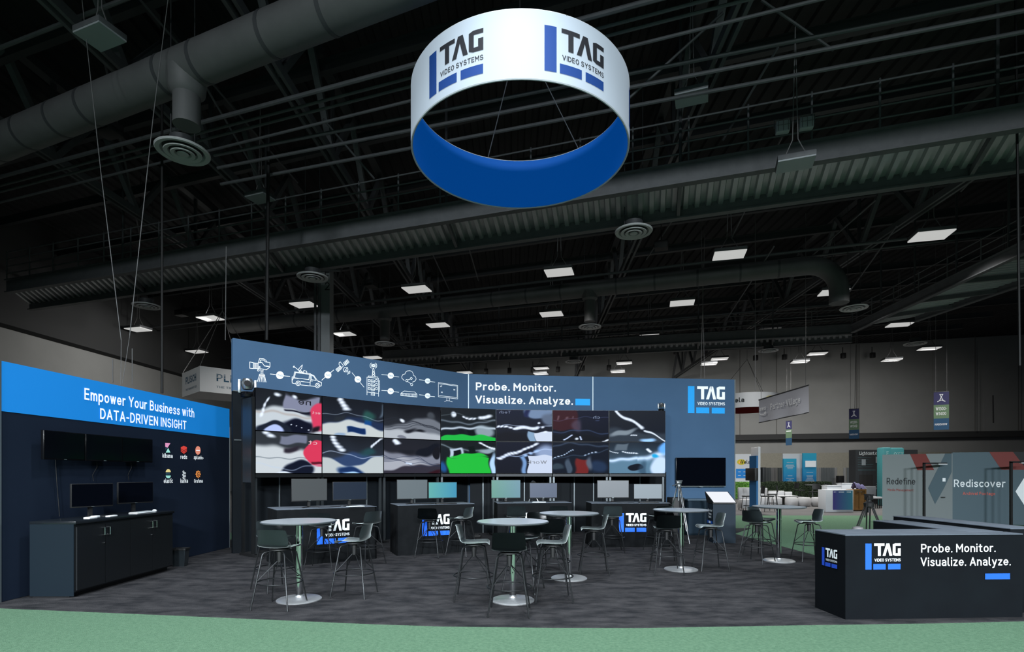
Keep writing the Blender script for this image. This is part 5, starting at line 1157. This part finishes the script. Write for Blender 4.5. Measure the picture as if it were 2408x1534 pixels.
def stand_wall(lb, px0, px1, py0, Y, m, name='exhibition_wall', cat='booth wall', dep=.15):
    x0, x1 = at(px0, 0, Y)[0], at(px1, 0, Y)[0]; h = at(0, py0, Y)[2]; t = thing(name, lb, cat, (x0, Y, 0)); MB().box(((x1 - x0) / 2, dep / 2, h / 2), (x1 - x0, dep, h)).build('panel', m, t); return Plane((x0, Y), (x1, Y)), t
yel = mat('yellow_print', (205, 190, 50), .7); dbl = mat('bright_panel_blue', (18, 110, 180), .6, emit=.25)
def sail_mark(d1, d2, d3, x, z, k):
    d1.disc((x, z), .62 * k, 28, .40 * k); d2.poly([(x - .42 * k, z - .2 * k), (x - .12 * k, z - .2 * k), (x - .16 * k, z + .2 * k)]); d3.poly([(x - .1 * k, z - .2 * k), (x + .06 * k, z - .2 * k), (x - .12 * k, z + .24 * k)])
pl, t = stand_wall('white booth wall with yellow oval mark behind the bright hedge', 1722, 1778, 1068, 39, white_l)
a = pl.uv(1743, 1087); d1, d2, d3 = D2(), D2(), D2(); sail_mark(d1, d2, d3, a[0], a[1], .5); d1.build('yellow_oval', yel, t); d2.build('orange_sail', orange, t, y=-.008); d3.build('dark_sail', dk, t, y=-.008)
D2().text('Vela', pl.uv(1743, 1090)[0], a[1] - .13, .28, width=.62, bold=.02, xs=1).build('lettering', dk, t, y=-.01)
a, b = pl.uv(1730.5, 1125), pl.uv(1768.5, 1103); D2().rect(a[0], a[1], b[0], b[1]).build('blue_screen', dbl, t)
d = D2()
for i in range(3):
    for j in range(2): d.rect(a[0] + .15 + i * .38, a[1] + .18 + j * .26, a[0] + .35 + i * .38, a[1] + .21 + j * .26)
d.build('screen_marks', white_l, t, y=-.007)
cyg = bpy.data.materials.new('blue_gradient_print'); cyg.use_nodes = True; nt = cyg.node_tree; b_ = nt.nodes['Principled BSDF']; tc = nt.nodes.new('ShaderNodeTexCoord'); sp = nt.nodes.new('ShaderNodeSeparateXYZ'); cr = nt.nodes.new('ShaderNodeValToRGB')
nt.links.new(tc.outputs['Generated'], sp.inputs[0]); nt.links.new(sp.outputs['Z'], cr.inputs[0]); nt.links.new(cr.outputs[0], b_.inputs['Base Color']); cr.color_ramp.elements[0].color = rgb(10, 70, 150); cr.color_ramp.elements[1].color = rgb(40, 150, 180); nt.links.new(cr.outputs[0], b_.inputs['Emission Color']); b_.inputs['Emission Strength'].default_value = .12
pl, t = stand_wall('tall blue graphic panel under a white header in the back', 1842.6, 1873, 1079, 41, cyg, 'graphic_panel', 'sign panel')
d = D2(); L = pl.L
for z, wd in ((2.5, .5), (2.32, .55), (2.25, .6), (2.18, .7), (2.1, .45), (2.02, .4), (1.5, .35), (1.3, .6), (1.2, .2), (1.1, .4), (1.0, .5)): d.rect(L / 2 - wd / 2, z, L / 2 + wd / 2, z + .025)
d.build('text_lines', white_l, t)
pl, t = stand_wall('white door shaped header frame round a blue graphic panel', 1841, 1887.5, 1067, 41.3, white_l, 'header_frame', 'booth frame', .1)
pl, t = stand_wall('rightmost tall blue graphic panel with a small white monitor in back', 1888.5, 1920, 1066, 40.6, cyg, 'graphic_panel', 'sign panel')
L = pl.L; d = D2()
for z, wd in ((1.75, .5), (1.5, .5), (1.42, .45), (1.34, .4), (1.26, .5), (1.18, .6), (1.1, .7)): d.rect(L / 2 - wd / 2, z, L / 2 + wd / 2, z + .025)
d.build('text_lines', white_l, t); a, b = pl.uv(1893, 1099), pl.uv(1918, 1084); MB().box(((a[0] + b[0]) / 2, -.04, (a[1] + b[1]) / 2), (b[0] - a[0], .05, b[1] - a[1])).build('monitor', white_p, t)
# pipe and drape curtains
for i, (p0, p1, c) in enumerate(((1797, 1813, 'grey'), (1813, 1828, 'white'), (1828, 1841, 'grey'), (1874, 1881, 'white'), (1881, 1887, 'grey'), (1921, 1930.5, 'white'), (1930.5, 1962, 'grey'), (1962, 1969, 'white'), (1983, 1991, 'white'), (1991, 2003, 'grey'))):
    Y = 48; x0, x1 = at(p0, 0, Y)[0], at(p1, 0, Y)[0]; nn = max(10, int((x1 - x0) / .04)); wd = x1 - x0
    o = MB().grid(lambda u, v: (u * wd, .05 * math.sin(u * wd * 26) * (1 - .3 * v), v * 2.2), nn, 2).build('drape', mat(c + '_drape', (112, 118, 120) if c == 'grey' else (160, 160, 160), .9), None, angle=180); o.location = (x0, Y, 0)
    tag(o, '%s pleated drape at the back, %s from the left' % (c, ORD[i]), 'drape', 'pleated booth drapes')
o = MB().box((0, 0, .75), (.5, .4, 1.5), bev=.04).box((-.2, -.2, .9), (.12, .1, .4)).build('speaker_tower', black_m); o.location = (at(1975.5, 0, 46.5)[0], 46.5, 0); tag(o, 'black upright case before the white drapes in the back', 'case')
# white counter with a violet front
x0, x1 = at(1942, 0, 23.5)[0], at(2007, 0, 23.5)[0]; L = x1 - x0
t = thing('info_counter', 'white counter with a violet to teal front panel in the lounge', 'counter', (x0, 23.5, 0)); MB().box((L / 2, .3, .48), (L, .6, .96), bev=.01).build('body', white_l, t)
vm = scr('violet_front', (66, 56, 130), (52, 120, 140)); vm.node_tree.nodes['Principled BSDF'].inputs['Emission Strength'].default_value = .45
D2().rect(.30, .1, L - .04, .93).build('front_graphic', vm, t); d = D2(); d.text('aws', .34, .85, .05, width=.1).rect(.55, .85, .78, .88).rect(.9, .85, 1.08, .88).build('lettering', white_p, t, y=-.008)
for lb, p0, p1, py, Y in (('low white cabinet behind the violet fronted counter, left one', 1945, 1979, 1143, 28), ('low white cabinet behind the violet fronted counter, right one', 1980, 2014, 1138, 29)):
    x0, x1 = at(p0, 0, Y)[0], at(p1, 0, Y)[0]; h = at(0, py, Y)[2]; t = thing('white_cabinet', lb, 'cabinet', (x0, Y, 0)); MB().box(((x1 - x0) / 2, .25, h / 2), (x1 - x0, .5, h), bev=.01).build('body', white_l, t); MB().box(((x1 - x0) / 2, .24, h + .015), (x1 - x0 + .04, .54, .03)).build('top', white_l, t)
# wooden crate with a cloth
x0, x1 = at(2007, 0, 24.3)[0], at(2037.5, 0, 24.3)[0]; L = x1 - x0; wood = mat('crate_wood', (142, 104, 56), .7, noise=(4, (158, 118, 66), (1, 1, 6)))
t = thing('wooden_crate', 'tan wooden crate cabinet right of the violet fronted counter', 'crate', (x0, 24.3, 0)); MB().box((L / 2, .3, .5), (L - .03, .56, .92)).build('body', wood, t)
m = MB()
for x in (.03, L / 2, L - .03): m.box((x, .01, .5), (.05, .03, .94))
for z in (.06, .94): m.box((L / 2, .012, z), (L, .035, .06))
m.build('battens', wood, t); MB().tube([(L * .3, -.01, .86), (L * .3, -.04, .84), (L * .6, -.04, .84), (L * .6, -.01, .86)], .012, 6).build('handle', black_m, t); MB().box((L / 2, .3, .02), (L, .55, .04)).build('base', black_m, t)
o = MB().grid(lambda u, v: (u * .46 - .1 * v, v * .3, .28 * math.sin(math.pi * min(1, v * 1.1)) * (1 - .5 * u) + .03 * math.sin(u * 17) + .02), 14, 10).build('draped_cloth', mat('violet_cloth', (92, 88, 124), .9)); o.location = (x0 + .2, 24.4, .97); tag(o, 'violet grey cloth heaped on the wooden crate', 'cloth')
# black tower and teal arch
pl, t = stand_wall('wide black exhibition wall lettered in white behind the pale grey booth', 2012, 2158, 1058, 30, mat('charcoal_wall', (24, 27, 31), .7), dep=.6)
d = D2(); pl.fit(d, 'Lightcast.com', (2021, 1070), (2072, 1070.3), .18, .01); d.build('lettering', mat('grey_white_print', (190, 194, 196), .7), t)
d = D2()
for k, wd in enumerate((.75, .6, .5, .85, .8)): d.rect(.12, 2.55 - k * .13, .12 + wd, 2.57 - k * .13)
d.rect(.12, 1.85, 1.1, 1.88).build('text_lines', mat('dim_teal_print', (56, 80, 84), .7), t)
for x, z, w_ in ((.33, 2.12, .22), (1.1, 2.26, .2)): D2().rect(x, z, x + w_, z + .34).build('picture_card', mat('grey_print', (120, 126, 130), .7), t, y=-.01)
d = D2(); d.rect(.2, .95, .95, 1.6).build('dark_niche', mat('niche_brown', (14, 12, 12), .8), t, y=-.01)
d = D2()
for k in range(4): d.poly([(1.05 + .02 * k, .78 + k * .1), (1.25 + .03 * k, .85 + k * .1), (1.28 + .03 * k, .9 + k * .1), (1.08 + .02 * k, .83 + k * .1)])
d.build('silver_emblem', alu, t, y=-.01)
teal_w = mat('teal_arch', (52, 122, 126), .6)
x0 = at(2078, 0, 28)[0]; x1 = at(2132, 0, 28)[0]; L = x1 - x0; h = at(0, 1052.5, 28)[2]
t = thing('teal_arch', 'teal curved exhibit tower with white letters behind the pale grey booth', 'exhibit tower', (x0, 28, 0)); MB().box((L * .19, .3, h / 2), (L * .38, .5, h), bev=.06).build('left_leg', teal_w, t); MB().box((L * .69, .36, h / 2), (L * .62, .44, h - .02), bev=.08).build('right_leg', teal_w, t)
pt2 = mat('pale_teal_print', (150, 190, 190), .7)
D2().text('OTT', L * .52, h - .45, .2, width=L * .42).build('lettering', pt2, t, y=.13); d = D2().text('E', L * .15, h - .40, .2).text('C', L * .14, h - .68, .2); d.build('vertical_lettering', pt2, t, y=.04)
t = thing('bench', 'pale grey bench seat before the black exhibition wall', 'bench', (at(2042, 0, 26)[0], 26, 0)); MB().box((.36, .3, .5), (.7, .5, .1), bev=.02).build('seat', white_l, t); MB().box((.42, .55, .8), (.6, .08, .5), bev=.03).build('backrest', steel, t)
m = MB()
for k in range(8): m.box((.08 + k * .085, .1, .23), (.03, .04, .45))
m.build('slats', black_m, t)

# hanging signs
def banner(lb, px0, px1, pys, Y0, Y1, parts, cat='banner', grp=None):
    A, B = at(px0, pys[0], Y0), at(px1, pys[1], Y1); pl = Plane(A[:2], B[:2]); t = thing('hanging_banner', lb, cat, (A[0], A[1], 0), pl.th, grp); return pl, t, A[2]
pl, t, zt = banner('large grey hanging banner with white words near the right end of slate wall', 1784.7, 1901.6, (941, 905.6), 35.7, 29.7, None)
zb_ = at(0, 994.7, 35.7)[2]
MB().grid(lambda u, v: (u * pl.L, .06 * math.sin(u * 13) * (1 - v) , zb_ + (zt - zb_) * v), 40, 6).build('fabric', mat('banner_grey', (186, 188, 198), .8), t)
MB().tube([(0, 0, zt), (pl.L, 0, zt)], .04, 8).tube([(0, 0, zb_), (pl.L, 0, zb_)], .03, 8).build('bar', steel_d, t); m = MB()
for u in (.3, pl.L - .3): m.tube([(u, 0, zt), (u, 0, 16.02)], .015, 6)
m.build('hanger', wire_m, t)
hh_ = zt - zb_; bw = mat('soft_white_print', (240, 242, 246), .8)
d = D2(); d.text('Partner Village', pl.L * .29, zb_ + hh_ * .42, hh_ * .26, width=pl.L * .59, bold=.004); d.build('lettering', bw, t, y=-.08); d = D2(); d.text('aws', pl.L * .04, zb_ + hh_ * .48, hh_ * .2, width=pl.L * .15, bold=.01)
d.stroke([(pl.L * .045, zb_ + hh_ * .38), (pl.L * .08, zb_ + hh_ * .31), (pl.L * .13, zb_ + hh_ * .3), (pl.L * .18, zb_ + hh_ * .36)], .06).stroke([(pl.L * .155, zb_ + hh_ * .39), (pl.L * .19, zb_ + hh_ * .4), (pl.L * .185, zb_ + hh_ * .3)], .05).build('logo_lettering', bw, t, y=-.08)
ind = mat('indigo_print', (52, 52, 92), .8); sage = mat('sage_print', (98, 124, 96), .8); petrol = mat('petrol_print', (36, 76, 110), .8)
for lb, p0, p1, py0, py1, Y, words, dy in (('largest aisle banner in indigo, sage and blue at far right', 2195.5, 2231.5, 923, 1012, 33, ('W1300-', 'W1400', 'NABSHOW'), -1.3), ('middle sized aisle banner in indigo, sage and blue', 1996.5, 2020, 963, 1033, 42.7, ('W1200-', 'W1300', 'NABSHOW'), -1.6), ('smallest aisle banner in indigo, sage and blue near slate wall', 1848, 1862, 991, 1048, 53, ('', '', ''), -1.8)):
    pl, t, z1 = banner(lb, p0, p1, (py0, py0), Y, Y + dy * .3, None, 'banner', 'aisle number banners'); z0 = at(0, py1, Y)[2]; H_ = z1 - z0; L = pl.L
    for nm, a, b, m_ in (('top_field', .66, 1, ind), ('number_field', .30, .66, sage), ('bottom_field', 0, .30, petrol)): MB().box((L / 2, 0, z0 + H_ * (a + b) / 2), (L, .03, H_ * (b - a) - .004)).build(nm, m_, t)
    d = D2(); c = (L / 2, z0 + H_ * .83)
    d.stroke([(c[0] - L * .08, c[1] + H_ * .09), (c[0] + L * .12, c[1] - H_ * .06), (c[0] + L * .24, c[1] - H_ * .08)], L * .045).stroke([(c[0] + L * .08, c[1] + H_ * .09), (c[0] - L * .12, c[1] - H_ * .06), (c[0] - L * .24, c[1] - H_ * .08)], L * .045).stroke([(c[0] - L * .1, c[1] + H_ * .1), (c[0] + L * .1, c[1] + H_ * .1)], L * .04).stroke([(c[0] - L * .24, c[1] - H_ * .09), (c[0] - L * .05, c[1] - H_ * .05), (c[0] + L * .05, c[1] - H_ * .05), (c[0] + L * .24, c[1] - H_ * .09)], L * .04)
    if words[0]: d.text(words[0], L * .14, z0 + H_ * .515, H_ * .085, width=L * .72).text(words[1], L * .14, z0 + H_ * .385, H_ * .085, width=L * .68).text(words[2], L * .08, z0 + H_ * .12, H_ * .055, width=L * .8)
    else: d.rect(L * .1, z0 + H_ * .56, L * .9, z0 + H_ * .6)
    d.build('lettering', bw, t, y=-.022)
    m = MB()
    for u in (.1, L - .1): m.tube([(u, 0, z1), (u, 0, 16.02)], .012, 6)
    m.build('hanger', wire_m, t); MB().tube([(0, 0, z1), (L, 0, z1)], .025, 8).build('bar', steel_d, t)
# round white sign with red lining beside the slate wall
rc = at(1757, 940, 44); r = 2.44; z0 = at(0, 957, 41.6)[2]; z1 = at(0, 922, 41.6)[2]
t = thing('round_sign', 'round white hanging sign with red lining, half hidden by slate wall', 'hanging sign', (rc[0], 44, z0)); H_ = z1 - z0
MB().grid(lambda u, v: (r * math.sin(W_ * u), -r * math.cos(W_ * u), v * H_), 64, 2).build('outer_fabric', white_l, t); MB().grid(lambda u, v: ((r - .03) * math.sin(W_ * u), -(r - .03) * math.cos(W_ * u), v * H_), 64, 2).build('red_lining', mat('sign_red', (150, 36, 36), .7), t)
for a_ in (27, -45, 99, 171, 243):
    mf = lambda x_, z_, p=R(a_): ((r + .01) * math.sin(p + x_ / r), -(r + .01) * math.cos(p + x_ / r), z_)
    d1, d2, d3, d4 = D2(), D2(), D2(), D2(); sail_mark(d1, d2, d3, -.35, H_ * .52, .75); d4.text('Vela', -.28, H_ * .36, .36, width=1.0, bold=.02)
    d1.build('yellow_oval', mat('pale_yellow_print', (206, 196, 140), .7), t, 0, mf, .1); mf2 = lambda x_, z_, p=R(a_): ((r + .02) * math.sin(p + x_ / r), -(r + .02) * math.cos(p + x_ / r), z_)
    d2.build('orange_sail', brick_red, t, 0, mf2, .1); d3.build('dark_sail', dk, t, 0, mf2, .1); d4.build('lettering', dk, t, 0, mf2, .1)
m = MB()
for a_ in (0, 120, 240): m.tube([(r * math.sin(R(a_)), -r * math.cos(R(a_)), H_), (0, 0, H_ + 3), (0, 0, 16.02 - z0)], .015, 6)
m.build('bridle_wire', wire_m, t)
# white cube sign over the left wall
cc = Vector((-18.35, 32, 0)); zt, zb_ = at(0, 860.5, 32)[2], at(0, 920.5, 32)[2]; dl = Vector((-.71, .70, 0)); dr = Vector((.7, .714, 0)); S = 3.6
t = thing('cube_sign', 'white hanging box sign with blue striped letters beyond the left wall', 'hanging sign', (cc.x, cc.y, zb_), math.atan2(dr.y, dr.x)); H_ = zt - zb_
cs = mat('box_sign_white', (228, 228, 228), .7)
MB().hexa([(0, 0, 0), (S, 0, 0), (S, S, 0), (0, S, 0)], [(0, 0, H_), (S, 0, H_), (S, S, H_), (0, S, H_)]).build('box', cs, t, False)
pb = mat('petrol_lettering', (42, 88, 116), .7)
def striped(d, x, z, cap, wd): d.text('PLISCH', x, z, cap, width=wd, bold=.03)
d = D2(); striped(d, .9, H_ * .48, .42, 2.1); d.text('THE TRANSMITTER', .9, H_ * .2, .13, width=2.2); d.build('lettering', pb, t)
for k in range(3): D2().rect(.85, H_ * .48 + .20 + k * .08, 3.05, H_ * .48 + .225 + k * .08).build('letter_stripe', cs, t, y=-.008)
ls = empty('left_print'); ls.parent = t; ls.rotation_euler = (0, 0, R(-90)); ls.location = (-.004, S, 0)
d = D2(); striped(d, .8, H_ * .48, .42, 2.1); d.text('THE TRANSMITTER', .8, H_ * .2, .13, width=2.2); d.build('lettering', pb, ls)
m = MB()
for p in ((0, 0), (S, 0), (0, S), (S, S)): m.tube([(p[0], p[1], H_), (S / 2, S / 2, H_ + 4)], .02, 6)
m.tube([(S / 2, S / 2, H_ + 4), (S / 2, S / 2, 16.02 - zb_)], .02, 6).build('bridle_wire', wire_m, t)
